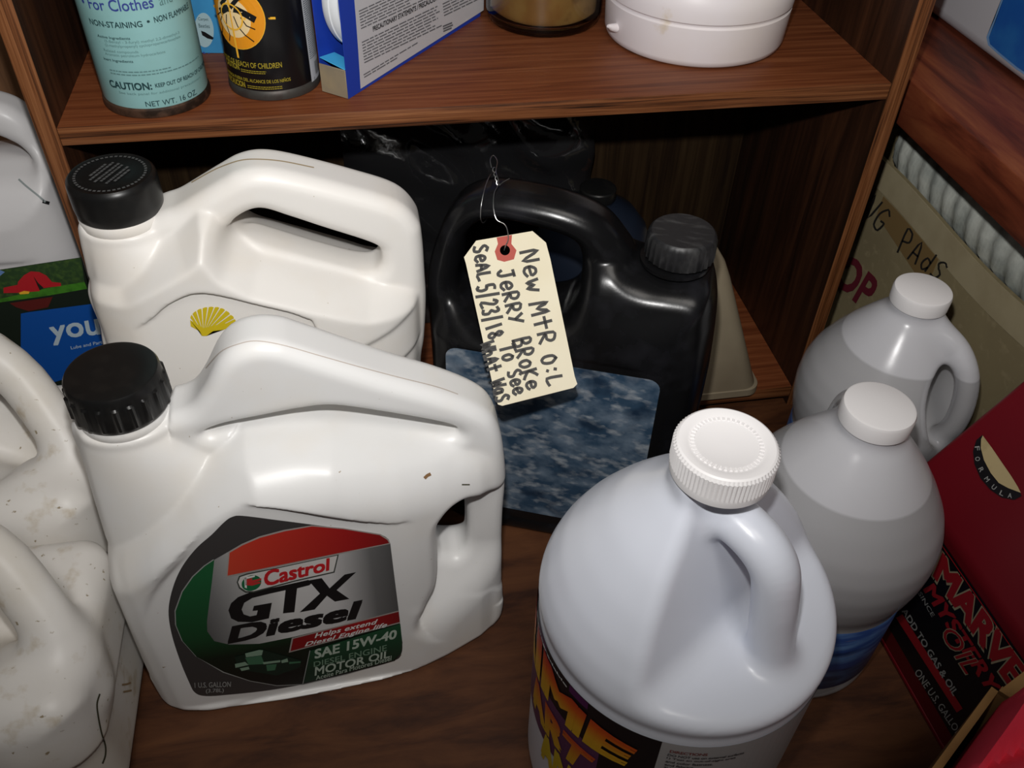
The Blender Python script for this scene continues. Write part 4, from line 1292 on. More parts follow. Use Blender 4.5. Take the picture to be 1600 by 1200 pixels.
# oil dribble speck on the shoulder and small chips
# ================================================================== shell emblem on the tall jug
TP = Plane((.1, -.052 - .0450, 0), (0, -1, 0))
def Ze(*p): return [(x / 4.0, 350 + y / 4.0) for x, y in p]
M_yel = mat('emblem_yellow', (.60, .46, .01), .45)
def fan():
    c = np.array((1272, 690.0)); P = []
    n = 9
    rim = [(1188, 590), (1200, 565), (1228, 542), (1262, 528), (1300, 520), (1340, 520), (1375, 524), (1410, 540), (1440, 565), (1465, 592), (1472, 615)]
    for i in range(len(rim) - 1):
        a, b = np.array(rim[i], float), np.array(rim[i + 1], float)
        g = (b - a) * .10
        a, b = a + g, b - g
        m = (a + b) / 2; m += (m - c) * .02
        P.append([tuple(c + (a - c) * .10), tuple(a), tuple(m), tuple(b), tuple(c + (b - c) * .10)])
    return P
fp_ = fan()
em = poly(Ze((1188, 600), (1192, 640), (1250, 672), (1262, 700), (1290, 700), (1330, 670), (1400, 660), (1472, 630), (1400, 620), (1272, 650)), TP, M_yel, tall, .0004, 'shell_emblem')
for q in fp_: poly(Ze(*q), TP, M_yel, em, .0005, 'emblem_ray')
# moulded ring of lettering on the tall jug's cap: printed dashes
CT = Plane((sx(.0325), -.052, sz(.297) + .001 + .0238), (0, 0, 1))
capT = [o for o in tall.children if o.name.startswith('cap')][0]
G2 = mat('cap_print', (.075, .075, .075), .6)
def Zf(*p): return [(80 + x / 4.0, 200 + y / 4.0) for x, y in p]
def cap_ring(a0, a1, r, n, wd):
    V, F_ = [], []
    for i in range(n):
        t0 = a0 + (a1 - a0) * i / n; t1 = t0 + (a1 - a0) / n * .62
        k = len(V)
        V += [(r * math.cos(t0), r * math.sin(t0), .0241), (r * math.cos(t1), r * math.sin(t1), .0241), ((r + wd) * math.cos(t1), (r + wd) * math.sin(t1), .0241), ((r + wd) * math.cos(t0), (r + wd) * math.sin(t0), .0241)]
        F_.append((k, k + 1, k + 2, k + 3))
    return link('cap_lettering', pyd('ring', V, F_), G2, capT)
cap_ring(0, 6.283, .0200, 46, .0016)
for k, (yy, L) in enumerate(((.0085, .014), (.0055, .022), (.0015, .024), (-.0015, .020), (-.0060, .022), (-.0090, .014))):
    V, F_ = [], []
    x = -L / 2
    rnd = random.Random(k)
    a = math.radians(62)
    while x < L / 2:
        wl = rnd.uniform(.0012, .003); q = len(V)
        for dx, dy in ((0, 0), (wl, 0), (wl, .0017), (0, .0017)):
            X, Y = x + dx, yy + dy
            V.append((X * math.cos(a) - Y * math.sin(a), X * math.sin(a) + Y * math.cos(a), .0241))
        F_.append((q, q + 1, q + 2, q + 3)); x += wl + .0005
    link('cap_lettering', pyd('row', V, F_), G2, capT)

# ================================================================== worn label on the black jug
BLP = Plane(BP0 + bn * .0016, -bn)
def on_b(s, z, off=0.0):
    p = BP0 + bn * (.0016 - off) + bd * s
    return (p[0], p[1], z)
rr = []
s0, s1, z0, z1, r_ = -.054, .100, .0265, .1935, .009
for cx, cz, a0 in ((s1 - r_, z1 - r_, 0), (s0 + r_, z1 - r_, 90), (s0 + r_, z0 + r_, 180), (s1 - r_, z0 + r_, 270)):
    for k in range(6):
        a = math.radians(a0 + 18 * k); rr.append(on_b(cx + r_ * math.cos(a), cz + r_ * math.sin(a), .0004))
bm = bmesh.new(); bm.faces.new([bm.verts.new(p) for p in local(bj, rr)]); bmesh.ops.triangulate(bm, faces=bm.faces[:])
M_worn = mat('worn_label', (.028, .060, .105), .5, .35, noise=[(45, (.15, .20, .26), .42, .68, (1, 1, 1.25)), (120, (.32, .35, .38), .52, .74, (.7, 1, 1.3)), (30, (.012, .028, .055), .56, .70, (1, 1, 1.3)), (16, (.36, .38, .41), .58, .85)], bump=(90, .25))
bl = link('worn_label', bm_mesh('worn_label', bm), M_worn, bj)

# ================================================================== handwriting on the tag
def Zt(*p): return [(600 + x / 2.6667, 220 + y / 2.6667) for x, y in p]
pap = [o for o in tg.children if o.name.startswith('paper')][0]
M_pen = mat('black_marker', (.022, .020, .018), .6)
# letters as pen strokes in a unit box (x right, y up)
PEN = {
 'N': [[(0, 0), (.05, 1), (.75, .05), (.85, 1)]], 'e': [[(.05, .35), (.8, .42), (.7, .68), (.35, .72), (.08, .45), (.15, .1), (.5, 0), (.85, .15)]],
 'w': [[(0, .75), (.2, 0), (.45, .55), (.65, 0), (.95, .75)]], 'M': [[(0, 0), (.1, 1), (.45, .3), (.8, 1), (.9, 0)]], 't': [[(.4, 1), (.45, 0)], [(.0, .6), (.9, .62)]],
 'R': [[(.05, 0), (.1, 1), (.6, .98), (.75, .75), (.55, .5), (.12, .48), (.8, 0)]], 'O': [[(.45, 1), (.1, .8), (.05, .3), (.35, 0), (.75, .15), (.85, .65), (.45, 1)]],
 ':': [[(.4, .15), (.45, .2)], [(.4, .7), (.45, .75)]], 'L': [[(.1, 1), (.05, 0), (.85, .05)]], 'J': [[(.2, 1), (.8, 1)], [(.6, 1), (.6, .2), (.3, 0), (.02, .25)]],
 'Y': [[(0, 1), (.4, .5)], [(.85, 1), (.15, 0)]], 'B': [[(.1, 0), (.1, 1), (.6, .95), (.65, .65), (.12, .52), (.75, .42), (.75, .08), (.1, 0)]],
 'o': [[(.45, .7), (.1, .5), (.15, .1), (.5, 0), (.8, .25), (.75, .6), (.45, .7)]], 'K': [[(.1, 0), (.1, 1)], [(.8, 1), (.12, .45), (.85, 0)]],
 'S': [[(.8, .9), (.45, 1), (.1, .78), (.35, .55), (.75, .35), (.6, .02), (.05, .08)]], 'A': [[(0, 0), (.42, 1), (.85, 0)], [(.15, .38), (.7, .38)]],
 '5': [[(.8, 1), (.2, .95), (.15, .55), (.6, .55), (.75, .25), (.45, 0), (.05, .1)]], '/': [[(.2, -.15), (.55, 1.15)]], '2': [[(.1, .8), (.4, 1), (.75, .75), (.05, .05), (.85, .05)]],
 '3': [[(.1, .95), (.6, 1), (.7, .75), (.35, .55), (.75, .35), (.55, 0), (.05, .08)]], '1': [[(.4, 1), (.4, 0)]], '8': [[(.45, .52), (.15, .75), (.45, 1), (.75, .75), (.45, .52), (.08, .25), (.45, 0), (.85, .25), (.45, .52)]],
 'T': [[(0, .95), (.9, 1)], [(.45, .98), (.4, 0)]], 'W': [[(0, 1), (.2, 0), (.45, .7), (.7, 0), (.95, 1)]], 'h': [[(.1, 1), (.05, 0)], [(.08, .45), (.45, .62), (.7, .45), (.75, 0)]],
 'a': [[(.7, .6), (.3, .68), (.05, .3), (.3, 0), (.65, .25), (.7, .6), (.8, 0)]], 's': [[(.7, .62), (.3, .68), (.15, .48), (.6, .28), (.5, 0), (.05, .05)]],
 'P': [[(.1, 0), (.1, 1), (.65, .95), (.72, .6), (.12, .48)]], 'G': [[(.8, .85), (.4, 1), (.05, .6), (.2, .08), (.7, .05), (.8, .45), (.5, .42)]], 'd': [[(.75, 1), (.75, 0)], [(.72, .5), (.3, .6), (.08, .25), (.35, 0), (.72, .2)]], 'I': [[(.4, 1), (.4, 0)]],
}
def handwrite(s_, quad, surf, m, parent, width, off=.0007, seed=0):
    rnd = random.Random(seed + len(s_))
    q = [np.array(p, float) for p in quad]; n = len(s_); out = []
    for i, ch in enumerate(s_):
        for st in PEN.get(ch, []):
            pl = []
            for (x, y) in (catmull(st, 3, False) if len(st) > 2 else st):
                a = (i + .08 + .80 * x) / n; b = y + rnd.uniform(-.02, .02)
                pl.append((q[3] * (1 - a) + q[2] * a) * (1 - b) + (q[0] * (1 - a) + q[1] * a) * b)
            out.append(pl)
    return strip(out, width, surf, m, parent, off, 'handwriting')
for k_, (s_, (bl_, br_, tl_, tr_)) in enumerate((('New', ((568, 462), (600, 640), (640, 448), (660, 628))), ('MtR', ((605, 678), (655, 862), (682, 662), (715, 848))), ('O:L', ((652, 900), (690, 1030), (710, 885), (752, 1015))),
                                 ('JeRRY', ((470, 540), (530, 778), (535, 528), (582, 762))), ('BRoKe', ((535, 828), (602, 1048), (605, 812), (650, 1030))), ('SeAL', ((372, 440), (396, 592), (430, 428), (445, 580))),
                                 ('5/23/18', ((385, 608), (440, 835), (458, 590), (497, 815))), ('To See', ((480, 858), (545, 1068), (540, 842), (592, 1050))), ('WhAt WaS', ((402, 846), (472, 1098), (455, 832), (525, 1082))))):
    handwrite(s_, Zt(tl_, tr_, br_, bl_), TAGP, M_pen, pap, 4.8, .0007, k_)

# ================================================================== spray cans
cu = CylUV(CY, CYR)
def Zd(x, y): return (120 + x / 5.3333, y / 5.3333)
T_dark = mat('dark_green_ink', (.012, .045, .05), .5)
T_blue = mat('blue_ink', (.03, .05, .24), .5)
T_pale = mat('faded_ink', (.10, .20, .20), .5)
def ct(s_, bl, h, br=None, m=T_dark, bold=0.0, frac=1.0, width=None):
    text_quad(s_, cu.base(Zd(*bl), h, Zd(*br) if br else None, frac, width), cu, m, cyan, .0003, bold)
ct('\u2022 For Clothes', (62, 62), 7.0, (642, 52), T_blue, .010)
ct('and', (690, 38), 6.5, (800, 22), T_pale)
ct('NON-STAINING', (120, 207), 3.7, (548, 213), T_dark, .015)
ct('\u2022', (585, 190), 1.6, (610, 188), T_dark, .02)
ct('NON FLAMMABLE', (648, 190), 3.7, None, T_dark, .015, 1, 30)
ct('Active Ingredients', (182, 320), 2.2, (447, 328), T_dark, .01)
ct('(5-Benzyl - 3-furyl) methyl 2,2-dimethyl-3', (240, 366), 2.2, (852, 274), T_pale)
ct('(2-methylpropenyl) cyclopropanecarboxylate', (245, 398), 2.2, (860, 308), T_pale)
ct('Related compounds', (235, 438), 2.2, (515, 440), T_pale)
ct('Aromatic petroleum hydrocarbons', (245, 468), 2.2, (737, 438), T_pale)
ct('Inert Ingredients', (235, 510), 2.2, (472, 520), T_dark, .01)
ct('CAUTION:', (290, 735), 5.0, (628, 730), T_dark, .03)
ct('KEEP OUT OF REACH OF CHILDREN', (655, 722), 2.7, (1005, 615), T_dark, .02, .68)
ct('See back panel for additional precautionary', (358, 778), 2.0, (1000, 680), T_pale, 0, .92)
ct('NET WT. 16 OZ.', (578, 885), 3.6, (1000, 785), T_dark, .004)
def cfine(cyl, a, b, n, dy, h, m, parent, seed, word=(1.2, 3.5), gap=.5):
    x0, y0 = cyl.inv(*a); x1, y1 = cyl.inv(*b)
    fineprint((x0, y0), (x1, y0), h, n, cyl, m, parent, (0, dy), .0003, seed, word, gap)
cfine(cu, Zd(275, 575), Zd(1010, 450), 2, 2.0, .7, T_pale, cyan, 4)

ck = CylUV(BK, BKR)
def Zg(x, y): return (300 + x / 3.2, y / 3.2)
Y_ink = mat('yellow_ink', (.34, .26, .02), .5)
O_ink = mat('orange_ink', (.72, .27, .01), .45)
OY = mat('orange_yellow_ink', (.80, .42, .03), .45)
ec = ck.inv(*Zg(205, 80)); er = 21.0; EK = 2.0
def ring_pts(c, r, n=40, ry=None): return [(c[0] + r * math.cos(a), c[1] + (ry or r) * math.sin(a)) for a in np.linspace(0, 2 * math.pi, n, endpoint=False)]
def disc(c, r, off, m, name, parent, cyl, n=40):
    """round print wrapped on the can: rings of quads so that it follows the curve"""
    V, F_ = [cyl.hit(c[0], c[1], off)], []
    rings = 6
    for k in range(1, rings + 1):
        for p in ring_pts(c, r * k / rings, n): V.append(cyl.hit(p[0], p[1], off))
    for j in range(n): F_.append((0, 1 + j, 1 + (j + 1) % n))
    for k in range(rings - 1):
        for j in range(n):
            a, b = 1 + k * n + j, 1 + k * n + (j + 1) % n
            F_.append((a, a + n, b + n, b))
    return link(name, pyd(name, local(parent, V), F_), m, parent)
disc(ec, er + .5, .0002, OY, 'emblem_rim', blk, ck)
eo = disc(ec, er, .00035, O_ink, 'emblem', blk, ck)
disc((ec[0] - .8, ec[1] + .8), er * .62, .0005, mat('pale_glow_ink', (.78, .58, .30), .5), 'emblem_centre', eo, ck)
def es(lines, wd, m, off=.0007, name='mosquito'):
    strip([[(ec[0] + x * EK, ec[1] + y * EK) for x, y in l] for l in lines], wd * EK * .85, ck, m, eo, off, name)
es([[(-5, -.5), (-2, -2.2), (2, -2.5), (5, -1.2), (7, 0)]], 2.6, K_ink)
es([[(-4, -3), (-1, -6), (3, -8)], [(0, -3), (3, -6), (6, -7)]], 1.6, K_ink)
es([[(-5, 1), (-6.5, 3), (-6, 5), (-7, 7)], [(-2.5, 0), (-3.4, 3.5), (-2.6, 6.5), (-3.4, 8.6)], [(.5, 0), (1.4, 3), (3.5, 5.5), (6, 7.4)], [(3, 0), (4.5, 2.4), (7, 3.4)], [(-5.5, 0), (-8, 1.5)]], .45, K_ink)
es([[(-12, .2), (-4.2, .2)], [(4.2, .2), (13.6, .2)], [(-.6, -12), (-.6, -4)], [(-.6, 4.2), (-.6, 13.4)]], .9, OY, .0009, 'crosshair')
es([[(4.1 * math.cos(a) - .6, 4.1 * math.sin(a) + .2) for a in np.linspace(0, 6.3, 34)], [(-12, .2), (12, .2)], [(-.6, -10), (-.6, 10)]], .6, OY, .0009, 'crosshair')
def kt(s_, bl, h, br=None, bold=.008, frac=1.0, width=None):
    text_quad(s_, ck.base(Zg(*bl), h, Zg(*br) if br else None, frac, width, True), ck, Y_ink, blk, .0003, bold)
kt('KEEP OUT OF REACH OF CHILDREN', (205, 328), 3.7, (448, 320), .012, .69)
kt('CAUTION', (240, 350), 4.2, None, .03, 1, 15)
kt('MANTENGA FUERA DEL ALCANCE DE LOS NI\u00d1OS', (215, 394), 2.9, (492, 392), .012, .77)
kt('PRECAUCION', (270, 438), 4.2, None, .03, 1, 20)
cfine(ck, Zg(245, 342), Zg(370, 342), 2, 1.3, .5, Y_ink, blk, 5, (.8, 2), .3)
cfine(ck, Zg(278, 424), Zg(455, 424), 2, 1.3, .5, Y_ink, blk, 6, (.8, 2), .3)
# white side panel with fine print and bar code
b0 = ck.inv(*Zg(545, 20)); b1 = ck.inv(*Zg(600, 415))
px0, py0, py1 = (b0[0] + b1[0]) / 2, ck.inv(*Zg(545, 20))[1] - 25, b1[1]
def cyl_rect(x0, x1, y0, y1, off, m, parent, cyl, name, n=10):
    V, F_ = [], []
    for i in range(n + 1):
        x = x0 + (x1 - x0) * i / n
        V += [cyl.hit(x, y0, off), cyl.hit(x, y1, off)]
    for i in range(n): F_.append((2 * i, 2 * i + 2, 2 * i + 3, 2 * i + 1))
    return link(name, pyd(name, local(parent, V), F_), m, parent)
wp = cyl_rect(px0, px0 + 22, py0, py1, .0003, mat('panel_white', (.50, .52, .55), .45), blk, ck, 'side_panel')
fineprint((px0 + 1, py0 + 1), (px0 + 21, py0 + 1), .55, int((py1 - py0 - 16) / 1.35), ck, mat('panel_ink', (.10, .12, .14), .5), wp, (0, 1.35), .0005, 8, (1.0, 3.2), .45)
for i in range(14):
    cyl_rect(px0 + 6 + i * .85, px0 + 6 + i * .85 + (.5 if i % 3 else .25), py1 - 13, py1 - 4, .0005, K_ink, wp, ck, 'barcode_bar', 1)
text_quad('0', [(px0 + 3, py1 - 3.2), (px0 + 4.4, py1 - 3.2), (px0 + 4.4, py1 - 1.2), (px0 + 3, py1 - 1.2)], ck, MATS['panel_ink'], wp, .0005)

# blue carton sticker
bbd = np.array((math.cos(math.radians(-8)), math.sin(math.radians(-8)), 0)); bbn = np.array((bbd[1], -bbd[0], 0))
BBP = Plane(np.array((.1075, .118, 0)) + bbn * .014, bbn)
def Zh(x, y): return (x, y)
stk = poly([(319 + 15 * math.cos(a) - 1.5 * math.sin(a) * -1, 47 + 27 * math.sin(a)) for a in np.linspace(0, 6.283, 28, endpoint=False)], BBP, mat('sticker_pale', (.32, .46, .50), .5), bb, .0004, 'sticker')
text_quad('Carpet', [(309, 27), (325, 28), (326, 34), (310, 33)], BBP, T_dark, stk, .0006)
text_quad('Beetles', [(310, 37), (327, 38), (328, 44), (311, 43)], BBP, T_dark, stk, .0006)
poly([(314, 48), (320, 50), (328, 55), (334, 59), (332, 62), (324, 60), (316, 55)], BBP, K_ink, stk, .0006, 'beetle_picture')
for i in range(4):
    strip([[(318 + i * 8, 82 + i * 1.6), (321 + i * 8, 85 + i * 1.6)]], 2.5, BBP, T_blue, bb, .0004, 'print')

# bait box panel
bxd = np.array((math.cos(BXA), math.sin(BXA), 0)); bxn = np.array((bxd[1], -bxd[0], 0))
BXP = Plane(bx0, bxn)
def Zi(*p): return [(480 + x / 5.3333, y / 5.3333) for x, y in p]
pn = poly(Zi((445, 740), (1470, 85), (1480, -330), (365, -330), (405, 150), (425, 420)), BXP, mat('panel_lilac_white', (.52, .51, .53), .5), bx, .0003, 'print_panel')
P_ink = mat('print_ink', (.11, .11, .12), .6)
def bf(a, b, n, down, seed, h=1.7, word=(5, 16), gap=1.6):
    A, B = Zi(a, b)
    d = (down[0] / 5.3333, down[1] / 5.3333)
    fineprint(A, B, h, n, BXP, P_ink, pn, d, .0005, seed, word, gap)
text_quad('PRECAUTIONARY STATEMENTS / PRECAUCIONES', Zi((545, 222), (1110, -55), (1115, -12), (550, 265)), BXP, K_ink, pn, .0005, .03)
bf((430, 90), (1120, -230), 7, (3, 24), 11)
bf((455, 350), (1100, 40), 8, (3, 24), 12)
bf((470, 620), (930, 345), 1, (2, 22), 13)
bf((475, 640), (770, 465), 1, (2, 22), 15)
bf((1128, 30), (1460, -130), 5, (3, 24), 14)
bf((1130, 215), (1215, 180), 3, (2, 20), 16, 2.4, (14, 18), 1)

# ================================================================== cleaner bottle label (cylinder)
CW = CylUV(W1, .0815)
def Zj(x, y): return (800 + x / 4.0, 900 + y / 4.0)
def on(x, y): return CW.inv(*Zj(x, y))
ltop = on(700, 940)[1]
lx0 = on(160, 420)[0] - 40; lx1 = on(935, 1050)[0]; lx2 = on(1500, 1000)[0] + 60
def crect(x0, x1, y0, y1, off, m, name, parent, n=24): return cyl_rect(x0, x1, y0, y1, off, m, parent, CW, name, n)
wl = crect(lx0 - 60, lx2, ltop, ltop + 95, .0002, mat('label_base', (.40, .39, .39), .4), 'label', wj, 60)
crect(lx0 - 60, lx1, ltop, ltop + 95, .0004, mat('label_black', (.006, .005, .007), .4), 'label_field', wl, 40)
for i, (a, b) in enumerate(((.30, .42), (.60, .70))):
    crect(lx0 + (lx1 - lx0) * a, lx0 + (lx1 - lx0) * b, ltop + .3, ltop + 7, .0005, mat('label_purple', (.075, .010, .075), .4), 'label_cloud', wl, 6)
crect(lx0 - 60, lx1 - 30, ltop + 40, ltop + 95, .0005, mat('label_plum', (.10, .03, .09), .4), 'label_field', wl, 30)
flame = grad('flame_ink', [(0, (.68, .45, .02)), (.45, (.66, .33, .02)), (.75, (.60, .10, .01)), (1, (.40, .012, .012))], (0, 0, 1), .122, .166)
flame2 = grad('flame_ink_low', [(0, (.62, .42, .02)), (.5, (.66, .30, .02)), (1, (.55, .08, .02))], (0, 0, 1), .088, .122)
def wtext(s_, q, m, off=.0007, bold=.04, shear=0.0):
    text_quad(s_, [(a, -b) for a, b in q], CW, m, wl, off, bold, shear, .92)
rim_ink = mat('letter_edge', (.70, .62, .30), .4)
def wrow(s_, q, m):
    v, f = text_mesh(s_, .06, 0, 1.02)
    bmx = bmesh.new()
    vv = [bmx.verts.new((p[0], p[1], i_ // (len(v) // 5))) for i_, p in enumerate(v)]
    for t in f:
        try: bmx.faces.new([vv[k] for k in t])
        except ValueError: pass
    bmesh.ops.subdivide_edges(bmx, edges=[e for e in bmx.edges if (e.verts[0].co - e.verts[1].co).to_2d().length > .25], cuts=2, use_grid_fill=True)
    bmesh.ops.triangulate(bmx, faces=bmx.faces[:])
    P = np.array([p.co[:2] for p in bmx.verts]); lo, hi = P.min(0), P.max(0)
    q = [np.array(k, float) for k in q]
    for p in bmx.verts:
        a, b = (np.array(p.co[:2]) - lo) / (hi - lo)
        c = (q[3] * (1 - a) + q[2] * a) * (1 - b) + (q[0] * (1 - a) + q[1] * a) * b
        p.co = local(wl, [CW.hit(c[0], -c[1], .0008 + 3e-5 * p.co[2])])[0]
    me = bpy.data.meshes.new('lettering'); bmx.to_mesh(me); bmx.free()
    return link('lettering', me, m, wl)
wrow('PRIME', ((-196, 178), (-45, 157.5), (-50, 134.5), (-190, 118)), flame)
wrow('ART', ((-136, 123), (-66, 124), (-73, 97), (-128, 88)), flame2)
wrow('AN', ((-112, 90), (-78, 92), (-82, 62), (-108, 56)), mat('yellow_letter', (.62, .45, .02), .4))
wtext('Biodegradable', ((-140, 170.5), (-92, 169.3), (-92, 166.6), (-140, 167.5)), W_ink, .0006, .01)
wtext('DIRECTIONS', ((-30, 167.5), (-11, 167.5), (-11, 164.8), (-30, 164.8)), mat('brick_ink', (.22, .04, .035), .5), .0006, .01)
for i, t_ in enumerate(('DO NOT use on external surfaces', '1) Test an out-of-sight area', 'and color fastness.', 'and fabrics.', '2) Wear rubber gloves')):
    L = len(t_) * 1.28
    z_ = 163.2 - i * 3.7
    wtext(t_, ((-30.5, z_), (-30.5 + L, z_), (-30.5 + L, z_ - 2.3), (-30.5, z_ - 2.3)), mat('dark_print', (.045, .045, .05), .5), .0006, .006)

# cap lettering, moulded
CP = .2905 + .0186
v_, f_ = [], []
for i in range(44):
    a0 = 2 * math.pi * i / 44; a1 = a0 + .085
    k = len(v_)
    for (r_, a_) in ((.0150, a0), (.0150, a1), (.0172, a1), (.0172, a0)): v_.append((r_ * math.cos(a_), r_ * math.sin(a_), .01805))
    for (r_, a_) in ((.0152, a0 + .01), (.0152, a1 - .01), (.0170, a1 - .01), (.0170, a0 + .01)): v_.append((r_ * math.cos(a_), r_ * math.sin(a_), .01855))
    f_ += [(k + 4, k + 5, k + 6, k + 7)] + [(k + j, k + (j + 1) % 4, k + 4 + (j + 1) % 4, k + 4 + j) for j in range(4)]
link('raised_lettering', pyd('raised', v_, f_), M_capw, c1)
for r_, w_ in ((.0105, .0012),):
    pass

# ================================================================== red oil can print
def Zm(*p): return [(1400 + x / 4.8, 830 + y / 4.8) for x, y in p]
mb = MATS['label_black']
def mf(x, z, off): return tuple(MF + _md * x + _up * z - _mi * off)
def mrect(x0, x1, z0, z1, off, m, name, parent):
    return link(name, pyd(name, local(parent, [mf(x0, z0, off), mf(x1, z0, off), mf(x1, z1, off), mf(x0, z1, off)]), [(0, 1, 2, 3)]), m, parent)
ZT = float(MFACE.hit(1465, 840)[2]); ZT2 = float(MFACE.hit(1560, 966)[2])
mz1 = (ZT + ZT2) / 2
ol = mrect(.005, .145, .020, mz1, .0003, mb, 'label', oc)
mrect(.005, .145, mz1 - .0030, mz1 - .0022, .0005, R_ink, 'label_rule', ol)
cream_ink = mat('cream_ink', (.40, .34, .22), .5)
mred = mat('letter_red', (.36, .012, .02), .45)
qM = Zm((345, 140), (1105, 1198), (950, 1338), (262, 340))
text_quad('MARVEL', qM, MFACE, cream_ink, ol, .0005, .075, 0, .95)
text_quad('MARVEL', Zm((350, 155), (1096, 1194), (952, 1322), (274, 335)), MFACE, mred, ol, .0007, .045, 0, .97)
text_quad('MYSTERY', Zm((272, 368), (800, 1185), (700, 1230), (200, 440)), MFACE, mred, ol, .0006, .03, .15)
text_quad('OIL', Zm((420, 690), (650, 1020), (520, 1085), (330, 780)), MFACE, cream_ink, ol, .0007, .02, .2)
text_quad('OIL', Zm((418, 698), (646, 1018), (526, 1078), (338, 780)), MFACE, mred, ol, .0009, -.004, .2)
text_quad('SINCE', Zm((188, 450), (292, 630), (268, 645), (162, 465)), MFACE, G_ink, ol, .0006, .01)
text_quad('ADD TO GAS & OIL', Zm((72, 570), (470, 1210), (430, 1240), (40, 600)), MFACE, mat('dim_white_ink', (.36, .36, .34), .5), ol, .0006, .02)
A_, B_ = MFACE.hit(*Zm((10, 640))[0]), MFACE.hit(*Zm((0, 690))[0])
poly(Zm((48, 622), (500, 1330), (455, 1360), (0, 650)), MFACE, mred, ol, .0006, 'red_band')
text_quad('ONE U.S. GALLON', [(1437, 1044), (1505, 1146), (1497, 1153), (1428, 1051)], MFACE, MATS['dim_white_ink'], ol, .0006, .01)
def Zn(*p): return [(1200 + x / 4.0, 600 + y / 4.0) for x, y in p]
fe = poly(Zn((1340, 318), (1302, 350), (1281, 420), (1290, 500), (1328, 590), (1388, 660), (1460, 710), (1540, 725), (1586, 700), (1578, 683), (1500, 655), (1440, 622), (1390, 560), (1348, 478), (1326, 400), (1336, 345)), MSHO, mb, oc, .0005, 'emblem_ring')
poly(Zn((1342, 322), (1332, 345), (1330, 400), (1350, 476), (1392, 556), (1442, 618), (1500, 650), (1580, 680), (1560, 640), (1520, 575), (1460, 490), (1400, 400)), MSHO, mat('emblem_cream', (.48, .38, .20), .5, noise=(60, (.36, .28, .14), .5, .7)), fe, .0006, 'emblem_field')
for ch, cx_, cy_, an in (('F', 1308, 402, 84), ('O', 1310, 468, 80), ('R', 1333, 535, 64), ('M', 1369, 595, 54), ('U', 1412, 645, 42), ('L', 1462, 682, 26), ('A', 1512, 697, 8)):
    a = math.radians(an); d = np.array((math.cos(a), math.sin(a))); u_ = np.array((math.sin(a), -math.cos(a)))
    c = np.array((cx_, cy_)); hw, hh = 13, 15
    q = [c - d * hw + u_ * hh, c + d * hw + u_ * hh, c + d * hw - u_ * hh, c - d * hw - u_ * hh]
    text_quad(ch, Zn(*[tuple(k) for k in q]), MSHO, G_ink, fe, .0007, .01)

# ================================================================== farm picture label
FP = Plane((0, YJ[1] - .0500, 0), (0, -1, 0))
fl_ = poly(Ze((-300, 335), (0, 285), (508, 208), (560, 410), (640, 640), (660, 760), (560, 1100), (-300, 1100)), FP, mat('farm_dark', (.010, .016, .010), .4), fj, .0003, 'picture_label')
poly(Ze((-300, 340), (0, 288), (508, 210), (528, 370), (0, 478), (-300, 530)), FP, mat('farm_trees', (.02, .05, .015), .45, noise=(220, (.05, .10, .02), .45, .7)), fl_, .0004, 'trees')
poly(Ze((-300, 345), (-100, 305), (0, 288), (30, 300), (0, 325), (-300, 380)), FP, mat('farm_sky', (.12, .22, .45), .5), fl_, .0005, 'sky_patch')
poly(Ze((-300, 520), (0, 468), (300, 400), (528, 362), (545, 405), (300, 448), (0, 490), (-300, 540)), FP, mat('farm_grass', (.05, .20, .015), .45, noise=(160, (.03, .12, .01), .45, .7)), fl_, .0005, 'grass')
poly(Ze((22, 398), (110, 380), (112, 362), (150, 320), (192, 296), (245, 300), (290, 322), (325, 362), (380, 368), (382, 388), (320, 394), (262, 402), (245, 420), (130, 430), (22, 432)), FP, mat('barn_red', (.42, .012, .018), .45), fl_, .0006, 'barn')
poly(Ze((208, 325), (240, 370), (272, 398), (248, 415), (235, 380)), FP, MATS['farm_dark'], fl_, .0007, 'barn_shadow')
poly(Ze((118, 430), (150, 418), (185, 422), (180, 436), (125, 440)), FP, OY, fl_, .0007, 'hay')
poly(Ze((60, 495), (330, 455), (300, 520), (180, 545), (100, 520)), FP, mat('barn_reflection', (.10, .012, .010), .4), fl_, .0006, 'reflection')
bp_ = poly(Ze((130, 560), (185, 550), (570, 500), (600, 545), (640, 690), (640, 900), (300, 1000), (130, 900)), FP, mat('farm_blue', (.006, .075, .34), .4), fl_, .0008, 'blue_panel')
text_quad('you', Ze((305, 645), (612, 590), (640, 735), (330, 760)), FP, mat('pale_blue_ink', (.45, .55, .62), .5), fl_, .0010, .02)
text_quad('Lube and Parts', Ze((440, 765), (650, 725), (652, 745), (445, 784)), FP, MATS['pale_blue_ink'], fl_, .0010, .005)

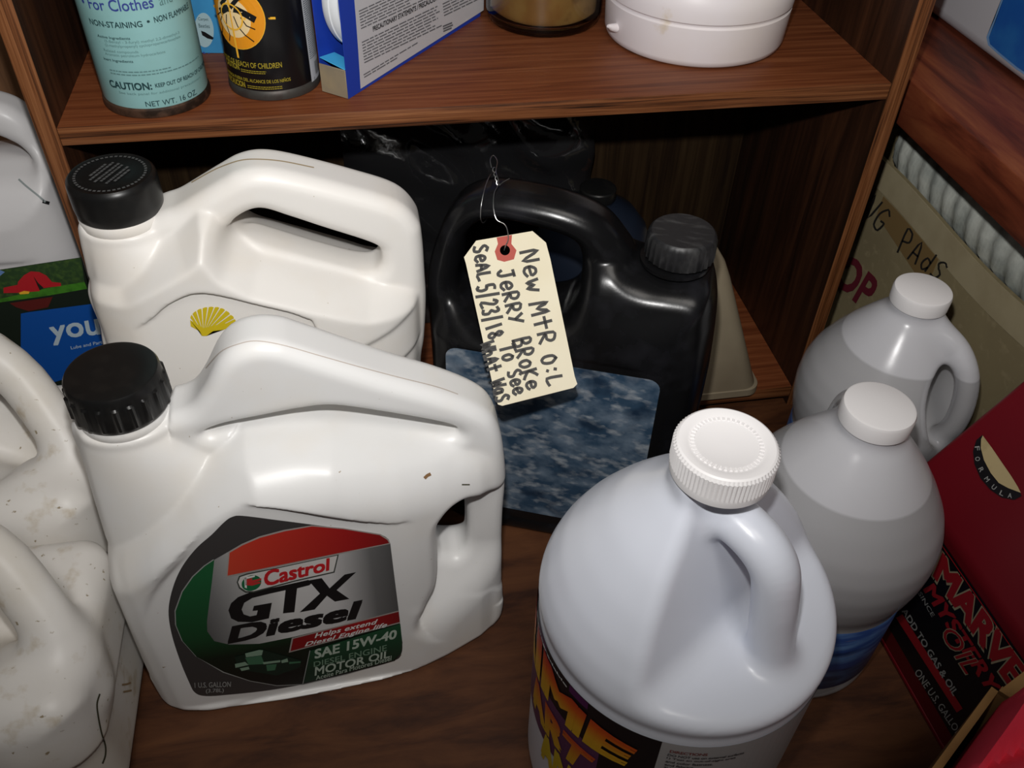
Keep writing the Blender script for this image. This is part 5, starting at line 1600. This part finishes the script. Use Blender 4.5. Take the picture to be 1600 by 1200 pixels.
# ================================================================== carton handwriting, tub label
HP = Plane((cx0 - .0014, 0, 0), (-1, 0, 0))
def Zp(*p): return [(1200 + x / 4.0, 200 + y / 4.0) for x, y in p]
handwrite('ING', Zp((600, 340), (790, 555), (705, 670), (500, 440)), HP, M_pen, pb, 3.0, .0003, 3)
handwrite('PAdS', Zp((862, 620), (1145, 880), (1070, 960), (800, 765)), HP, M_pen, pb, 3.0, .0003, 4)
text_quad('SHOP', Zp((330, 600), (700, 960), (600, 1150), (200, 760)), HP, mat('maroon_ink', (.16, .015, .03), .6), pb, .0003, .03, 0, 1.0, 'lettering')
TBP = Plane((.79 - .094, 0, 0), (-1, 0, 0))
def Zq(*p): return [(1100 + x / 3.2, y / 3.2) for x, y in p]
tl_ = poly(Zq((1500, -40), (1450, 100), (1412, 185), (1420, 225), (1470, 270), (1560, 345), (1700, 440), (1900, 300), (1900, -100)), TBP, mat('pale_blue_edge', (.18, .34, .60), .45), tb, .0004, 'label')
poly(Zq((1508, -35), (1458, 105), (1424, 188), (1430, 220), (1476, 262), (1566, 336), (1700, 425), (1890, 290), (1890, -90)), TBP, mat('tub_blue', (.012, .10, .40), .45, noise=(40, (.02, .15, .45), .4, .7)), tl_, .0006, 'label_field')

# ================================================================== scuffs, specks and mould seams on the jugs
strip([catmull([(155, 1085), (151, 1100), (153, 1120), (158, 1145), (164, 1165), (164, 1180), (160, 1192)], 8, False)], 2.6, SJM, M_grime, sj, .0003, 'scratch')
strip([[(191, 1070), (198, 1069), (203, 1067)], [(193, 1081), (204, 1079)]], 3.0, SJM, mat('brown_scuff', (.30, .20, .10), .6), sj, .0003, 'scuff')
OJM = OnMesh(me_oil, oil)
strip([[(664, 746), (667, 743), (671, 741)]], 5, OJM, mat('brown_crumb', (.22, .12, .05), .6), oil, .0004, 'crumb')
strip([[(722, 757), (733, 757)]], 2, OJM, M_grime, oil, .0003, 'scuff')
strip([catmull([(322, 575), (345, 550), (372, 538), (400, 533), (440, 539), (500, 556), (560, 573), (620, 589), (680, 604), (715, 616)], 8, False)], 1.3, OJM, mat('seam_line', (.50, .43, .38), .5), oil, .0002, 'mould_seam')
TJM = OnMesh(me_tall, tall)
strip([catmull([(300, 285), (330, 268), (350, 259), (375, 251), (400, 249), (440, 252), (490, 262)], 8, False)], 1.6, TJM, mat('seam_grime', (.38, .29, .17), .6), tall, .0002, 'mould_seam')
FJM = OnMesh(me_fj, fj)
strip([catmull([(30, 281), (40, 290), (50, 298), (60, 306), (70, 315)], 8, False)], 3.0, FJM, mat('faint_scuff', (.22, .25, .25), .6), fj, .0003, 'scuff')
strip([[(68, 315), (75, 317)]], 5.0, FJM, K_ink, fj, .0004, 'scuff')
